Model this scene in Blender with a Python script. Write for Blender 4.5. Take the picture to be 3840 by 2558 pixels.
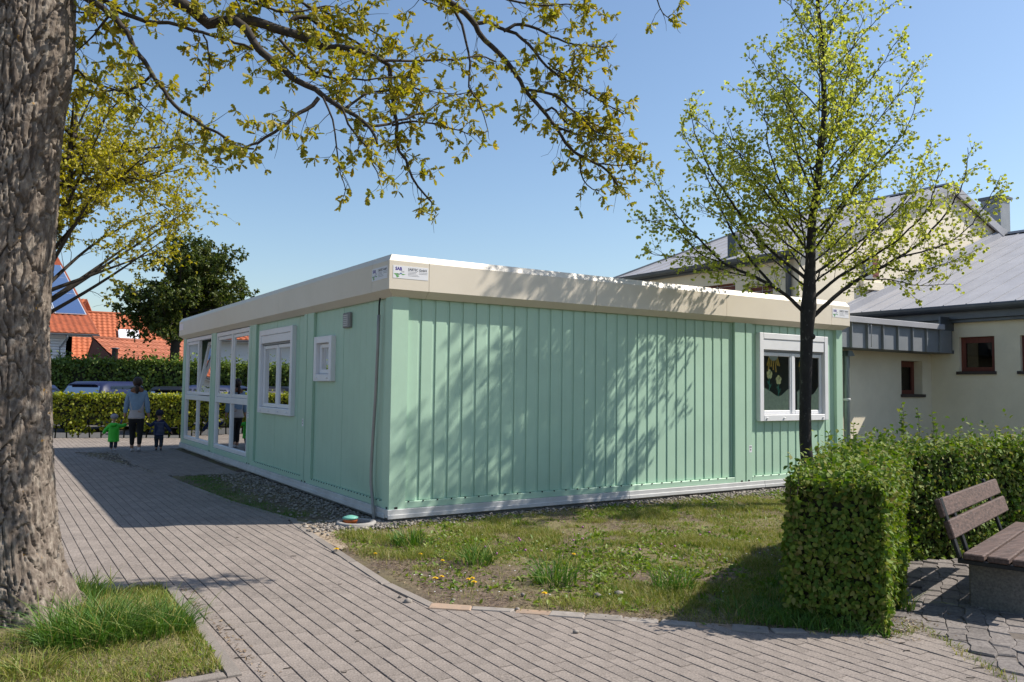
import bpy, bmesh, math, random
import numpy as np
from mathutils import Vector, Matrix

random.seed(7)
RNG = np.random.default_rng(7)
scene = bpy.context.scene
COL = scene.collection
for _o in list(bpy.data.objects):
    bpy.data.objects.remove(_o)

# ---------------------------------------------------------------- camera
IW, IH, FPX = 3840.0, 2558.0, 3040.42
YAW, PITCH, ROLL = math.radians(32.818), math.radians(3.164), math.radians(0.686)
CAM = np.array([-3.92, -8.646, 1.61])
FW = np.array([math.sin(YAW) * math.cos(PITCH), math.cos(YAW) * math.cos(PITCH), math.sin(PITCH)])
_r0 = np.array([math.cos(YAW), -math.sin(YAW), 0.0])
_u0 = np.cross(_r0, FW)
RT = _r0 * math.cos(ROLL) + _u0 * math.sin(ROLL)
UP = -_r0 * math.sin(ROLL) + _u0 * math.cos(ROLL)
cam_data = bpy.data.cameras.new('camera')
cam = bpy.data.objects.new('camera', cam_data)
COL.objects.link(cam)
_m = Matrix.Identity(4)
for _i in range(3):
    _m[_i][0], _m[_i][1], _m[_i][2], _m[_i][3] = RT[_i], UP[_i], -FW[_i], CAM[_i]
cam.matrix_world = _m
cam_data.sensor_width = 36.0
cam_data.lens = FPX / IW * 36.0
cam_data.clip_start, cam_data.clip_end = 0.05, 3000.0
scene.camera = cam

# ---------------------------------------------------------------- sky and sun
SUN_AZ, SUN_EL = math.radians(115.3), math.radians(46.9)
SUN = np.array([math.sin(SUN_AZ) * math.cos(SUN_EL), math.cos(SUN_AZ) * math.cos(SUN_EL), math.sin(SUN_EL)])
world = bpy.data.worlds.new('World')
scene.world = world
world.use_nodes = True
wn = world.node_tree
sky = wn.nodes.new('ShaderNodeTexSky')
sky.sky_type = 'NISHITA'
sky.sun_disc = False
sky.sun_elevation, sky.sun_rotation = SUN_EL, SUN_AZ
sky.altitude, sky.air_density, sky.dust_density, sky.ozone_density = 0.0, 1.2, 0.9, 3.8
wn.links.new(sky.outputs[0], wn.nodes['Background'].inputs[0])
wn.nodes['Background'].inputs[1].default_value = 0.108
sun_data = bpy.data.lights.new('sun', 'SUN')
sun_data.energy, sun_data.angle, sun_data.color = 5.0, math.radians(0.53), (1.0, 0.935, 0.83)
sun = bpy.data.objects.new('sun', sun_data)
sun.rotation_euler = Vector(SUN).to_track_quat('Z', 'Y').to_euler()
sun.location = (10, -10, 20)
COL.objects.link(sun)
vs = scene.view_settings
vs.view_transform, vs.look, vs.gamma, vs.use_curve_mapping = 'Standard', 'None', 1.0, False
vs.exposure = 0.55
scene.cycles.max_bounces = 8
scene.cycles.transparent_max_bounces = 16
scene.cycles.use_adaptive_sampling = True

# ---------------------------------------------------------------- photo pixel -> place
def ray(x, y):
    return FW + RT * (x - IW / 2) / FPX - UP * (y - IH / 2) / FPX
def gp(x, y, z=0.0):
    d = ray(x, y); t = (z - CAM[2]) / d[2]; return CAM + t * d
def dp(x, y, D):
    return CAM + ray(x, y) * D
def px_y(x, y, Y):
    d = ray(x, y); return CAM + d * (Y - CAM[1]) / d[1]
def px_x(x, y, X):
    d = ray(x, y); return CAM + d * (X - CAM[0]) / d[0]
def proj(P):
    d = np.asarray(P, float) - CAM
    z = d @ FW
    return IW / 2 + FPX * (d @ RT) / z, IH / 2 - FPX * (d @ UP) / z, z

# ---------------------------------------------------------------- materials
def _ramp(nt, fac, stops):
    r = nt.nodes.new('ShaderNodeValToRGB')
    el = r.color_ramp.elements
    while len(el) < len(stops): el.new(0.5)
    for e, (p, c) in zip(el, stops):
        e.position = p; e.color = (c[0], c[1], c[2], 1)
    nt.links.new(fac, r.inputs[0])
    return r.outputs[0]

def _noise(nt, vec, scale, detail=6, rough=0.6, dist=0.0):
    n = nt.nodes.new('ShaderNodeTexNoise')
    n.inputs['Scale'].default_value = scale
    n.inputs['Detail'].default_value = detail
    n.inputs['Roughness'].default_value = rough
    n.inputs['Distortion'].default_value = dist
    nt.links.new(vec, n.inputs['Vector'])
    return n.outputs['Fac']

def _math(nt, op, a, b):
    n = nt.nodes.new('ShaderNodeMath'); n.operation = op
    for i, v in enumerate((a, b)):
        if isinstance(v, (int, float)): n.inputs[i].default_value = v
        else: nt.links.new(v, n.inputs[i])
    return n.outputs[0]

def _mixc(nt, fac, a, b):
    n = nt.nodes.new('ShaderNodeMix'); n.data_type = 'RGBA'
    for sock, v in ((n.inputs[0], fac), (n.inputs[6], a), (n.inputs[7], b)):
        if isinstance(v, (int, float)): sock.default_value = v
        elif isinstance(v, tuple): sock.default_value = (v[0], v[1], v[2], 1)
        else: nt.links.new(v, sock)
    return n.outputs[2]

def newmat(name):
    m = bpy.data.materials.new(name); m.use_nodes = True
    nt = m.node_tree
    return m, nt, nt.nodes['Principled BSDF']

def M(name, c1, c2=None, scale=6.0, rough=0.7, bump=0.0, bscale=80.0, rand=0.0, metal=0.0, spec=0.35,
      stretch=(1, 1, 1), spots=None, bdist=0.004, lo=0.35, hi=0.65, grime=0.0):
    m, nt, P = newmat(name)
    tc = nt.nodes.new('ShaderNodeTexCoord')
    mp = nt.nodes.new('ShaderNodeMapping'); mp.inputs['Scale'].default_value = stretch
    nt.links.new(tc.outputs['Object'], mp.inputs[0])
    vec = mp.outputs[0]
    if c2 is None: c2 = tuple(v * 0.9 for v in c1)
    col = _ramp(nt, _noise(nt, vec, scale), [(lo, c1), (hi, c2)])
    if spots:
        sc_, sc2, thr = spots
        f = _ramp(nt, _noise(nt, vec, sc_, 4), [(thr, (0, 0, 0)), (thr + 0.06, (1, 1, 1))])
        col = _mixc(nt, f, col, sc2)
    if grime:
        f = _noise(nt, tc.outputs['Object'], 1.3, 8, 0.7)
        f = _ramp(nt, f, [(0.42, (1, 1, 1)), (0.75, (1 - grime,) * 3)])
        n = nt.nodes.new('ShaderNodeMix'); n.data_type = 'RGBA'; n.blend_type = 'MULTIPLY'
        n.inputs[0].default_value = 1; nt.links.new(col, n.inputs[6]); nt.links.new(f, n.inputs[7]); col = n.outputs[2]
    if rand:
        oi = nt.nodes.new('ShaderNodeObjectInfo'); ge = nt.nodes.new('ShaderNodeNewGeometry')
        v = _math(nt, 'FRACT', _math(nt, 'ADD', oi.outputs['Random'], ge.outputs['Random Per Island']), 0)
        h = nt.nodes.new('ShaderNodeHueSaturation')
        nt.links.new(_math(nt, 'ADD', _math(nt, 'MULTIPLY', v, 2 * rand), 1 - rand), h.inputs['Value'])
        nt.links.new(col, h.inputs['Color']); col = h.outputs[0]
    nt.links.new(col, P.inputs['Base Color'])
    P.inputs['Roughness'].default_value = rough
    P.inputs['Metallic'].default_value = metal
    P.inputs['Specular IOR Level'].default_value = spec
    if bump:
        b = nt.nodes.new('ShaderNodeBump'); b.inputs['Strength'].default_value = bump; b.inputs['Distance'].default_value = bdist
        nt.links.new(_noise(nt, vec, bscale, 5), b.inputs['Height']); nt.links.new(b.outputs[0], P.inputs['Normal'])
    return m

def leafmat(name, stops, trans=0.4, rough=0.5, tint=1.25):
    m, nt, P = newmat(name)
    ge = nt.nodes.new('ShaderNodeNewGeometry')
    tc = nt.nodes.new('ShaderNodeTexCoord')
    n = _noise(nt, tc.outputs['Object'], 1.6, 2)
    f = _math(nt, 'ADD', _math(nt, 'MULTIPLY', ge.outputs['Random Per Island'], 0.7), _math(nt, 'MULTIPLY', n, 0.3))
    k = len(stops)
    col = _ramp(nt, f, [(0.1 + 0.8 * i / max(1, k - 1), c) for i, c in enumerate(stops)])
    nt.links.new(col, P.inputs['Base Color'])
    P.inputs['Roughness'].default_value = rough
    P.inputs['Specular IOR Level'].default_value = 0.35
    tr = nt.nodes.new('ShaderNodeBsdfTranslucent')
    h = nt.nodes.new('ShaderNodeHueSaturation'); h.inputs['Value'].default_value = tint; h.inputs['Saturation'].default_value = 1.1
    nt.links.new(col, h.inputs['Color']); nt.links.new(h.outputs[0], tr.inputs[0])
    mx = nt.nodes.new('ShaderNodeMixShader'); mx.inputs[0].default_value = trans
    nt.links.new(P.outputs[0], mx.inputs[1]); nt.links.new(tr.outputs[0], mx.inputs[2])
    nt.links.new(mx.outputs[0], nt.nodes['Material Output'].inputs[0])
    return m

def glassmat(name, tint=(0.93, 0.95, 0.95), ior=2.1, wave=0.0):
    m, nt, P = newmat(name)
    nt.nodes.remove(P)
    fr = nt.nodes.new('ShaderNodeFresnel'); fr.inputs[0].default_value = ior
    tr = nt.nodes.new('ShaderNodeBsdfTransparent'); tr.inputs[0].default_value = (*tint, 1)
    gl = nt.nodes.new('ShaderNodeBsdfGlossy'); gl.inputs['Roughness'].default_value = 0.004
    if wave:
        tc = nt.nodes.new('ShaderNodeTexCoord')
        b = nt.nodes.new('ShaderNodeBump'); b.inputs['Strength'].default_value = wave; b.inputs['Distance'].default_value = 0.01
        nt.links.new(_noise(nt, tc.outputs['Object'], 1.6, 1), b.inputs['Height']); nt.links.new(b.outputs[0], gl.inputs['Normal'])
    mx = nt.nodes.new('ShaderNodeMixShader')
    nt.links.new(fr.outputs[0], mx.inputs[0]); nt.links.new(tr.outputs[0], mx.inputs[1]); nt.links.new(gl.outputs[0], mx.inputs[2])
    nt.links.new(mx.outputs[0], nt.nodes['Material Output'].inputs[0])
    return m

MT = {}
MT['green'] = M('mint_green_paint', (0.40, 0.575, 0.445), (0.38, 0.55, 0.42), 1.5, 0.42, 0.04, 30, spec=0.4, grime=0.10)
MT['beige'] = M('beige_sheet_metal', (0.69, 0.62, 0.515), (0.665, 0.595, 0.49), 1.2, 0.42, 0.02, 20, spec=0.4, grime=0.06)
MT['alu'] = M('aluminium_strip', (0.56, 0.56, 0.56), (0.47, 0.47, 0.47), 5, 0.5, 0.05, 40, spec=0.5, grime=0.15)
MT['concrete'] = M('concrete', (0.36, 0.34, 0.32), (0.28, 0.265, 0.25), 7, 0.9, 0.3, 140, grime=0.25)
MT['concrete_dark'] = M('exposed_aggregate_concrete', (0.20, 0.185, 0.17), (0.11, 0.105, 0.10), 60, 0.95, 0.5, 220, grime=0.3)
MT['black'] = M('black_rubber', (0.012, 0.012, 0.013), (0.02, 0.02, 0.02), 10, 0.6)
MT['white_pvc'] = M('white_window_plastic', (0.74, 0.74, 0.76), (0.70, 0.70, 0.72), 3, 0.35, spec=0.5, grime=0.08)
MT['interior'] = M('interior_wall', (0.30, 0.30, 0.28), (0.27, 0.27, 0.26), 2, 0.9)
MT['curtain'] = M('pale_curtain', (0.6, 0.6, 0.58), (0.5, 0.5, 0.5), 3, 0.9)
MT['glass'] = glassmat('window_glass', wave=0.06)
MT['glass_clear'] = glassmat('clear_window_glass', (0.97, 0.98, 0.98), 1.42)
MT['glass_sky'] = glassmat('skylight_glass', (0.3, 0.3, 0.3), 3.5)
MT['glass_dark'] = glassmat('dark_window_glass', (0.35, 0.36, 0.36), 1.5)
MT['grey_plastic'] = M('grey_plastic', (0.25, 0.25, 0.25), (0.22, 0.22, 0.22), 4, 0.5)
MT['conduit'] = M('grey_conduit', (0.33, 0.31, 0.29), (0.27, 0.26, 0.25), 4, 0.5)
MT['sign_and_sky_white'] = M('sign_and_sky_white', (0.72, 0.72, 0.75), (0.70, 0.70, 0.73), 3, 0.35)  # white of signs and plates; on the skylight pane a painted sky reflection
MT['purple'] = M('sign_purple', (0.06, 0.03, 0.26), None, 3, 0.4)
MT['sign_grey'] = M('sign_grey', (0.07, 0.07, 0.08), None, 3, 0.4)
MT['sign_line'] = M('sign_small_print', (0.28, 0.28, 0.30), None, 3, 0.4)
MT['sign_green'] = M('sign_green', (0.13, 0.38, 0.08), (0.10, 0.30, 0.10), 30, 0.4)
MT['sign_dark_green'] = M('sign_dark_green', (0.10, 0.22, 0.12), None, 30, 0.4)
MT['sign_blue'] = M('sign_blue', (0.05, 0.12, 0.32), None, 30, 0.4)
MT['stucco'] = M('cream_stucco', (0.76, 0.68, 0.535), (0.72, 0.64, 0.50), 2.5, 0.95, 0.55, 120, grime=0.10, bdist=0.006)
MT['zinc'] = M('pre_weathered_zinc', (0.37, 0.37, 0.395), (0.325, 0.325, 0.35), 1.2, 0.62, 0.03, 8, metal=0.0, spec=0.25, stretch=(1, 4, 1), grime=0.15)
MT['zinc_dark'] = M('dark_zinc', (0.105, 0.12, 0.14), (0.085, 0.095, 0.115), 2.5, 0.45, 0.03, 10, metal=0.45, spec=0.5, grime=0.2)
MT['zinc_panel'] = M('zinc_cladding', (0.23, 0.245, 0.265), (0.19, 0.205, 0.225), 2.5, 0.55, 0.03, 10, metal=0.1, spec=0.4, grime=0.12)
MT['galv'] = M('galvanised_pipe', (0.22, 0.25, 0.25), (0.13, 0.15, 0.15), 7, 0.45, metal=0.6, stretch=(4, 4, 0.6), grime=0.2)
MT['redwood'] = M('red_brown_window_wood', (0.16, 0.045, 0.03), (0.12, 0.034, 0.025), 4, 0.55, 0.1, 60, stretch=(8, 8, 1))
MT['darksill'] = M('dark_sill', (0.06, 0.045, 0.042), (0.045, 0.035, 0.033), 6, 0.6)
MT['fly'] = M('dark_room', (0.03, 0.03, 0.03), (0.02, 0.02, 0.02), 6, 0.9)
MT['paver'] = M('grey_concrete_paver', (0.30, 0.256, 0.225), (0.155, 0.131, 0.116), 75, 0.92, 0.5, 200, rand=0.08, grime=0.25, bdist=0.003)
MT['joint'] = M('paving_joint_sand', (0.135, 0.114, 0.097), (0.10, 0.084, 0.072), 40, 0.98, 0.4, 150)
MT['kerb'] = M('concrete_kerb', (0.275, 0.24, 0.212), (0.185, 0.162, 0.144), 110, 0.92, 0.4, 240, rand=0.1, grime=0.25)
MT['cobble'] = M('granite_cobble', (0.20, 0.178, 0.165), (0.115, 0.10, 0.095), 45, 0.9, 0.5, 160, rand=0.22, grime=0.3)
MT['sandstone'] = M('sandstone_edging', (0.36, 0.25, 0.175), (0.28, 0.21, 0.16), 14, 0.9, 0.4, 120, rand=0.15)
MT['greystone'] = M('grey_edging_stone', (0.27, 0.24, 0.215), (0.20, 0.178, 0.16), 18, 0.9, 0.4, 120, rand=0.12)
MT['pebble'] = M('river_gravel', (0.29, 0.26, 0.225), (0.17, 0.15, 0.135), 20, 0.85, rand=0.4)
MT['bark_oak'] = M('oak_bark', (0.20, 0.165, 0.135), (0.115, 0.092, 0.075), 14, 0.95, 0.6, 90, stretch=(1.6, 1.6, 0.6), spots=(9, (0.40, 0.36, 0.30), 0.60), bdist=0.008)
MT['bark_lime'] = M('lime_bark', (0.034, 0.030, 0.027), (0.022, 0.019, 0.018), 16, 0.9, 0.5, 60, stretch=(1, 1, .6), spots=(22, (0.10, 0.095, 0.085), 0.62), bdist=0.006)
MT['bark_twig'] = M('twig_bark', (0.055, 0.045, 0.035), (0.035, 0.029, 0.024), 20, 0.9)
MT['bark_limb'] = M('oak_limb_bark', (0.062, 0.050, 0.040), (0.030, 0.025, 0.021), 18, 0.95, 0.5, 70, spots=(10, (0.13, 0.115, 0.045), 0.60), bdist=0.006)
MT['bark_maple'] = M('maple_bark', (0.05, 0.042, 0.034), (0.03, 0.026, 0.022), 6, 0.95, 0.4, 30)
MT['leaf_oak'] = leafmat('young_oak_leaf', [(0.17, 0.175, 0.02), (0.28, 0.27, 0.03), (0.36, 0.28, 0.04), (0.25, 0.27, 0.035)], 0.45)
MT['leaf_oak_far'] = leafmat('yellow_green_oak_leaf', [(0.27, 0.26, 0.025), (0.40, 0.36, 0.035), (0.44, 0.37, 0.045)], 0.45)
MT['leaf_lime'] = leafmat('young_lime_leaf', [(0.22, 0.26, 0.04), (0.36, 0.39, 0.065), (0.50, 0.50, 0.12)], 0.52, tint=1.4)
MT['leaf_maple'] = leafmat('dark_maple_leaf', [(0.035, 0.06, 0.010), (0.065, 0.095, 0.015), (0.13, 0.135, 0.024)], 0.3)
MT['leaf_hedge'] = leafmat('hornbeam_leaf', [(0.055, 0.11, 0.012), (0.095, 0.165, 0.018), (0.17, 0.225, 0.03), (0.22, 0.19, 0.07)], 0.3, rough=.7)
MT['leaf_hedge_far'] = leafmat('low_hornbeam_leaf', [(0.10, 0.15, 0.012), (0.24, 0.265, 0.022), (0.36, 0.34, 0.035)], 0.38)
MT['leaf_tall'] = leafmat('tall_hedge_leaf', [(0.06, 0.105, 0.015), (0.11, 0.165, 0.025), (0.18, 0.225, 0.04)], 0.3)
MT['hedge_core'] = M('hedge_twigs', (0.030, 0.032, 0.014), (0.018, 0.018, 0.010), 30, 0.95)
MT['grass'] = leafmat('lawn_grass_blades', [(0.09, 0.15, 0.018), (0.17, 0.22, 0.03), (0.28, 0.26, 0.07), (0.38, 0.31, 0.15)], 0.35)
MT['grass_green'] = leafmat('lush_grass_blades', [(0.045, 0.12, 0.014), (0.075, 0.165, 0.022), (0.13, 0.20, 0.05)], 0.3)
MT['broadleaf'] = leafmat('lawn_weed_leaves', [(0.08, 0.15, 0.016), (0.14, 0.22, 0.025), (0.24, 0.28, 0.045)], 0.35)
MT['straw'] = leafmat('dry_litter', [(0.30, 0.23, 0.14), (0.19, 0.13, 0.08), (0.11, 0.075, 0.05)], 0.1)
MT['yellow'] = M('dandelion_yellow', (0.75, 0.52, 0.01), (0.70, 0.45, 0.01), 30, 0.7)
MT['petal_white'] = M('daisy_white', (0.7, 0.7, 0.68), None, 30, 0.7)
MT['clover'] = M('clover_pink', (0.36, 0.13, 0.30), None, 30, 0.7)
MT['stem'] = M('flower_stem', (0.10, 0.17, 0.04), None, 20, 0.7)
MT['wood'] = M('weathered_bench_wood', (0.125, 0.081, 0.068), (0.05, 0.033, 0.029), 4, 0.8, 0.25, 20, stretch=(1, 14, 14), spots=(9, (0.20, 0.17, 0.165), 0.62), bdist=0.003)
MT['iron'] = M('dark_iron', (0.03, 0.032, 0.035), (0.02, 0.021, 0.024), 8, 0.5, metal=0.6)
MT['tile'] = M('red_clay_roof_tile', (0.42, 0.125, 0.055), (0.34, 0.095, 0.042), 5, 0.75, rand=0.12)
MT['tile2'] = M('brown_red_roof_tile', (0.36, 0.125, 0.068), (0.28, 0.092, 0.052), 5, 0.8, rand=0.14)
MT['house_white'] = M('white_render', (0.72, 0.73, 0.76), (0.68, 0.69, 0.72), 2, 0.95, 0.2, 60)
MT['solar'] = M('solar_cells', (0.035, 0.065, 0.19), (0.028, 0.05, 0.15), 9, 0.12, spec=0.6)
MT['solar_frame'] = M('solar_frame', (0.62, 0.64, 0.68), None, 5, 0.35, metal=0.3)
MT['asphalt'] = M('asphalt', (0.10, 0.098, 0.095), (0.07, 0.068, 0.066), 40, 0.95, 0.3, 120)
MT['car_blue'] = M('dark_blue_car_paint', (0.014, 0.02, 0.06), None, 3, 0.4, spec=0.2)
MT['car_navy'] = M('navy_car_paint', (0.018, 0.03, 0.08), None, 3, 0.4, spec=0.2)
MT['car_black'] = M('black_car_paint', (0.01, 0.012, 0.018), None, 3, 0.4, spec=0.2)
MT['car_glass'] = glassmat('car_glass', (0.25, 0.28, 0.28), 1.6)
MT['lamp_red'] = M('red_lamp_lens', (0.35, 0.01, 0.012), None, 3, 0.2, spec=0.8)
MT['tyre'] = M('tyre', (0.015, 0.015, 0.015), None, 8, 0.85)
MT['rim'] = M('wheel_rim', (0.45, 0.45, 0.46), None, 8, 0.35, metal=0.8)
MT['skin'] = M('skin', (0.36, 0.20, 0.14), None, 6, 0.6)
MT['hair'] = M('dark_hair', (0.02, 0.012, 0.010), (0.03, 0.018, 0.014), 40, 0.55, 0.3, 120, stretch=(3, 3, .4))
MT['denim'] = M('light_denim', (0.20, 0.29, 0.40), (0.17, 0.25, 0.36), 12, 0.9, 0.4, 300)
MT['blouse'] = M('pale_blouse', (0.42, 0.38, 0.38), (0.36, 0.33, 0.33), 12, 0.9)
MT['collar'] = M('tan_scarf', (0.22, 0.11, 0.065), (0.16, 0.08, 0.05), 25, 0.95, 0.5, 200)
MT['trousers'] = M('black_trousers', (0.012, 0.012, 0.014), None, 12, 0.9)
MT['jeans'] = M('dark_jeans', (0.03, 0.04, 0.06), (0.022, 0.03, 0.045), 20, 0.9)
MT['shoe'] = M('pale_shoe', (0.45, 0.42, 0.43), None, 12, 0.7)
MT['shoe_dark'] = M('dark_shoe', (0.05, 0.05, 0.06), None, 12, 0.7)
MT['green_coat'] = M('bright_green_raincoat', (0.05, 0.50, 0.035), (0.04, 0.43, 0.03), 12, 0.45, 0.25, 30, bdist=0.01)
MT['cap'] = M('grey_cap', (0.30, 0.28, 0.33), None, 12, 0.9)
MT['cap_navy'] = M('navy_cap', (0.02, 0.022, 0.045), None, 12, 0.9)
MT['navy'] = M('navy_knit', (0.02, 0.03, 0.085), None, 12, 0.9)
MT['stripe'] = M('pale_stripe', (0.17, 0.19, 0.26), None, 12, 0.9)
MT['orange_pipe'] = M('orange_drain_pipe', (0.45, 0.12, 0.035), (0.38, 0.10, 0.03), 6, 0.45)
MT['teal_lid'] = M('turquoise_lid', (0.16, 0.42, 0.34), (0.14, 0.36, 0.30), 6, 0.45)
MT['paper_hill'] = M('pale_green_tissue_paper', (0.55, 0.62, 0.44), (0.44, 0.50, 0.35), 22, 0.95, spots=(40, (0.17, 0.20, 0.12), 0.66))
MT['paper_yellow'] = M('pale_yellow_paper', (0.80, 0.78, 0.36), (0.72, 0.68, 0.36), 20, 0.95)
MT['paper_gold'] = M('golden_paper', (0.55, 0.38, 0.05), (0.42, 0.27, 0.04), 14, 0.95)
MT['paper_green'] = M('teal_green_paper', (0.05, 0.26, 0.16), None, 14, 0.95)
MT['paper_pale'] = M('pale_grey_green_paper', (0.40, 0.44, 0.36), None, 14, 0.95)

# ---------------------------------------------------------------- objects
def tag(o, label=None, cat=None, group=None, kind=None):
    if label: o['label'] = label
    if cat: o['category'] = cat
    if group: o['group'] = group
    if kind: o['kind'] = kind
    return o

def thing(name, loc, label, cat, group=None):
    o = bpy.data.objects.new(name, None)
    o.empty_display_size = 0.2
    o.location = loc
    COL.objects.link(o)
    return tag(o, label, cat, group)

def wmat(o):
    if o.parent is None: return o.matrix_basis.copy()
    return wmat(o.parent) @ o.matrix_parent_inverse @ o.matrix_basis

def adopt(o, parent):
    o.parent = parent
    o.matrix_parent_inverse = wmat(parent).inverted()

def link(name, me, m=None, parent=None):
    o = bpy.data.objects.new(name, me)
    COL.objects.link(o)
    if m is not None and not me.materials: me.materials.append(MT[m] if isinstance(m, str) else m)
    if parent is not None: adopt(o, parent)
    return o

def np_mesh(name, V, F, smooth=False):
    V = np.asarray(V, np.float32).reshape(-1, 3)
    me = bpy.data.meshes.new(name)
    if isinstance(F, np.ndarray) and F.ndim == 2:
        k = F.shape[1]
        me.vertices.add(len(V)); me.vertices.foreach_set('co', V.ravel())
        me.loops.add(F.size); me.loops.foreach_set('vertex_index', F.ravel().astype(np.int32))
        me.polygons.add(len(F))
        me.polygons.foreach_set('loop_start', np.arange(0, F.size, k, dtype=np.int32))
        me.polygons.foreach_set('loop_total', np.full(len(F), k, np.int32))
        me.update(calc_edges=True)
    else:
        me.from_pydata(V.tolist(), [], [list(f) for f in F])
        me.update()
    me.validate()
    if smooth:
        me.polygons.foreach_set('use_smooth', np.ones(len(me.polygons), bool))
    return me

# chamfered box template
def _cbox():
    V, idx = [], {}
    for sx in (-1, 1):
        for sy in (-1, 1):
            for sz in (-1, 1):
                for ax in range(3):
                    idx[(sx, sy, sz, ax)] = len(V); V.append((sx, sy, sz, ax))
    F = []
    for ax in range(3):
        b, c = (ax + 1) % 3, (ax + 2) % 3
        for s in (-1, 1):
            q = []
            for (u, v) in ((-1, -1), (1, -1), (1, 1), (-1, 1)):
                k = [0, 0, 0]; k[ax] = s; k[b] = u; k[c] = v; q.append(idx[(*k, ax)])
            F.append(q if s > 0 else q[::-1])
    for ax in range(3):
        b, c = (ax + 1) % 3, (ax + 2) % 3
        for u in (-1, 1):
            for v in (-1, 1):
                q = []
                for s, fx in ((-1, b), (1, b), (1, c), (-1, c)):
                    k = [0, 0, 0]; k[ax] = s; k[b] = u; k[c] = v; q.append(idx[(*k, fx)])
                F.append(q if u * v < 0 else q[::-1])
    for sx in (-1, 1):
        for sy in (-1, 1):
            for sz in (-1, 1):
                q = [idx[(sx, sy, sz, a)] for a in range(3)]
                F.append(q if sx * sy * sz > 0 else q[::-1])
    return V, F
_CBV, _CBF = _cbox()

class MB:
    def __init__(s): s.v, s.f = [], []
    def add(s, V, F):
        o = len(s.v); s.v.extend([tuple(map(float, p)) for p in V]); s.f.extend([[i + o for i in q] for q in F]); return s
    def box(s, a, b, bev=0.0, mat=None):
        a, b = np.minimum(a, b).astype(float), np.maximum(a, b).astype(float)
        c, h = (a + b) / 2, (b - a) / 2
        if bev <= 0:
            V = [c + h * np.array(k) for k in ((-1,-1,-1),(1,-1,-1),(1,1,-1),(-1,1,-1),(-1,-1,1),(1,-1,1),(1,1,1),(-1,1,1))]
            F = [(0,3,2,1),(4,5,6,7),(0,1,5,4),(1,2,6,5),(2,3,7,6),(3,0,4,7)]
        else:
            bev = min(bev, h.min() * 0.9)
            V = []
            for sx, sy, sz, ax in _CBV:
                q = (h - bev) * np.array((sx, sy, sz)); q[ax] = h[ax] * (sx, sy, sz)[ax]; V.append(c + q)
            F = _CBF
        if mat is not None: V = [np.array(mat @ Vector(p)) for p in V]
        return s.add(V, F)
    def prism(s, poly, vec):
        # closed polygon (3d points) swept by vec
        poly = [np.array(p, float) for p in poly]; n = len(poly); vec = np.array(vec, float)
        V = poly + [p + vec for p in poly]
        F = [list(range(n))[::-1], list(range(n, 2 * n))] + [(i, (i + 1) % n, n + (i + 1) % n, n + i) for i in range(n)]
        return s.add(V, F)
    def tube(s, pts, r, n=8, cap=True):
        V, F = tube_np(np.array(pts, float), np.broadcast_to(np.array(r, float), (len(pts),)), n)
        o = len(s.v); s.add(V, F.tolist())
        if cap:
            m = len(pts); s.f.append([o + i for i in range(n)][::-1]); s.f.append([o + (m - 1) * n + i for i in range(n)])
        return s
    def lathe(s, c, prof, n=24):
        c = np.array(c, float); V = []
        for (r, z) in prof:
            for i in range(n):
                a = 2 * math.pi * i / n; V.append(c + (r * math.cos(a), r * math.sin(a), z))
        F = []
        for j in range(len(prof) - 1):
            for i in range(n):
                F.append((j * n + i, j * n + (i + 1) % n, (j + 1) * n + (i + 1) % n, (j + 1) * n + i))
        return s.add(V, F)
    def build(s, name, m, parent=None, smooth=False):
        me = bpy.data.meshes.new(name); me.from_pydata(s.v, [], s.f); me.update()
        if smooth: me.polygons.foreach_set('use_smooth', np.ones(len(me.polygons), bool))
        return link(name, me, m, parent)

def tube_np(P, R, n):
    T = np.gradient(P, axis=0); T /= np.linalg.norm(T, axis=1)[:, None] + 1e-9
    a = np.array([0.0, 0, 1]) if abs(T[0][2]) < 0.9 else np.array([1.0, 0, 0])
    U = np.cross(T[0], a); U /= np.linalg.norm(U)
    rings = []
    ang = np.arange(n) * 2 * math.pi / n
    ca, sa = np.cos(ang)[:, None], np.sin(ang)[:, None]
    for i in range(len(P)):
        U = U - T[i] * (U @ T[i]); U /= np.linalg.norm(U) + 1e-9
        W = np.cross(T[i], U)
        rings.append(P[i] + R[i] * (ca * U + sa * W))
    V = np.concatenate(rings)
    i = np.arange(len(P) - 1)[:, None] * n; j = np.arange(n)[None, :]; j2 = (j + 1) % n
    F = np.stack([i + j, i + j2, i + n + j2, i + n + j], -1).reshape(-1, 4)
    return V, F

def box(name, m, a, b, parent=None, bev=0.0):
    return MB().box(a, b, bev).build(name, m, parent)

def tubes_mesh(name, lines, m, parent=None, smooth=True):
    VV, FF, o = [], [], 0
    for P, R in lines:
        P = np.asarray(P, float); R = np.asarray(R, float)
        n = 3 if R.max() < 0.006 else (5 if R.max() < 0.02 else (8 if R.max() < .06 else 14))
        V, F = tube_np(P, R, n); VV.append(V); FF.append(F + o); o += len(V)
    return link(name, np_mesh(name, np.concatenate(VV), np.concatenate(FF), smooth), m, parent)

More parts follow.
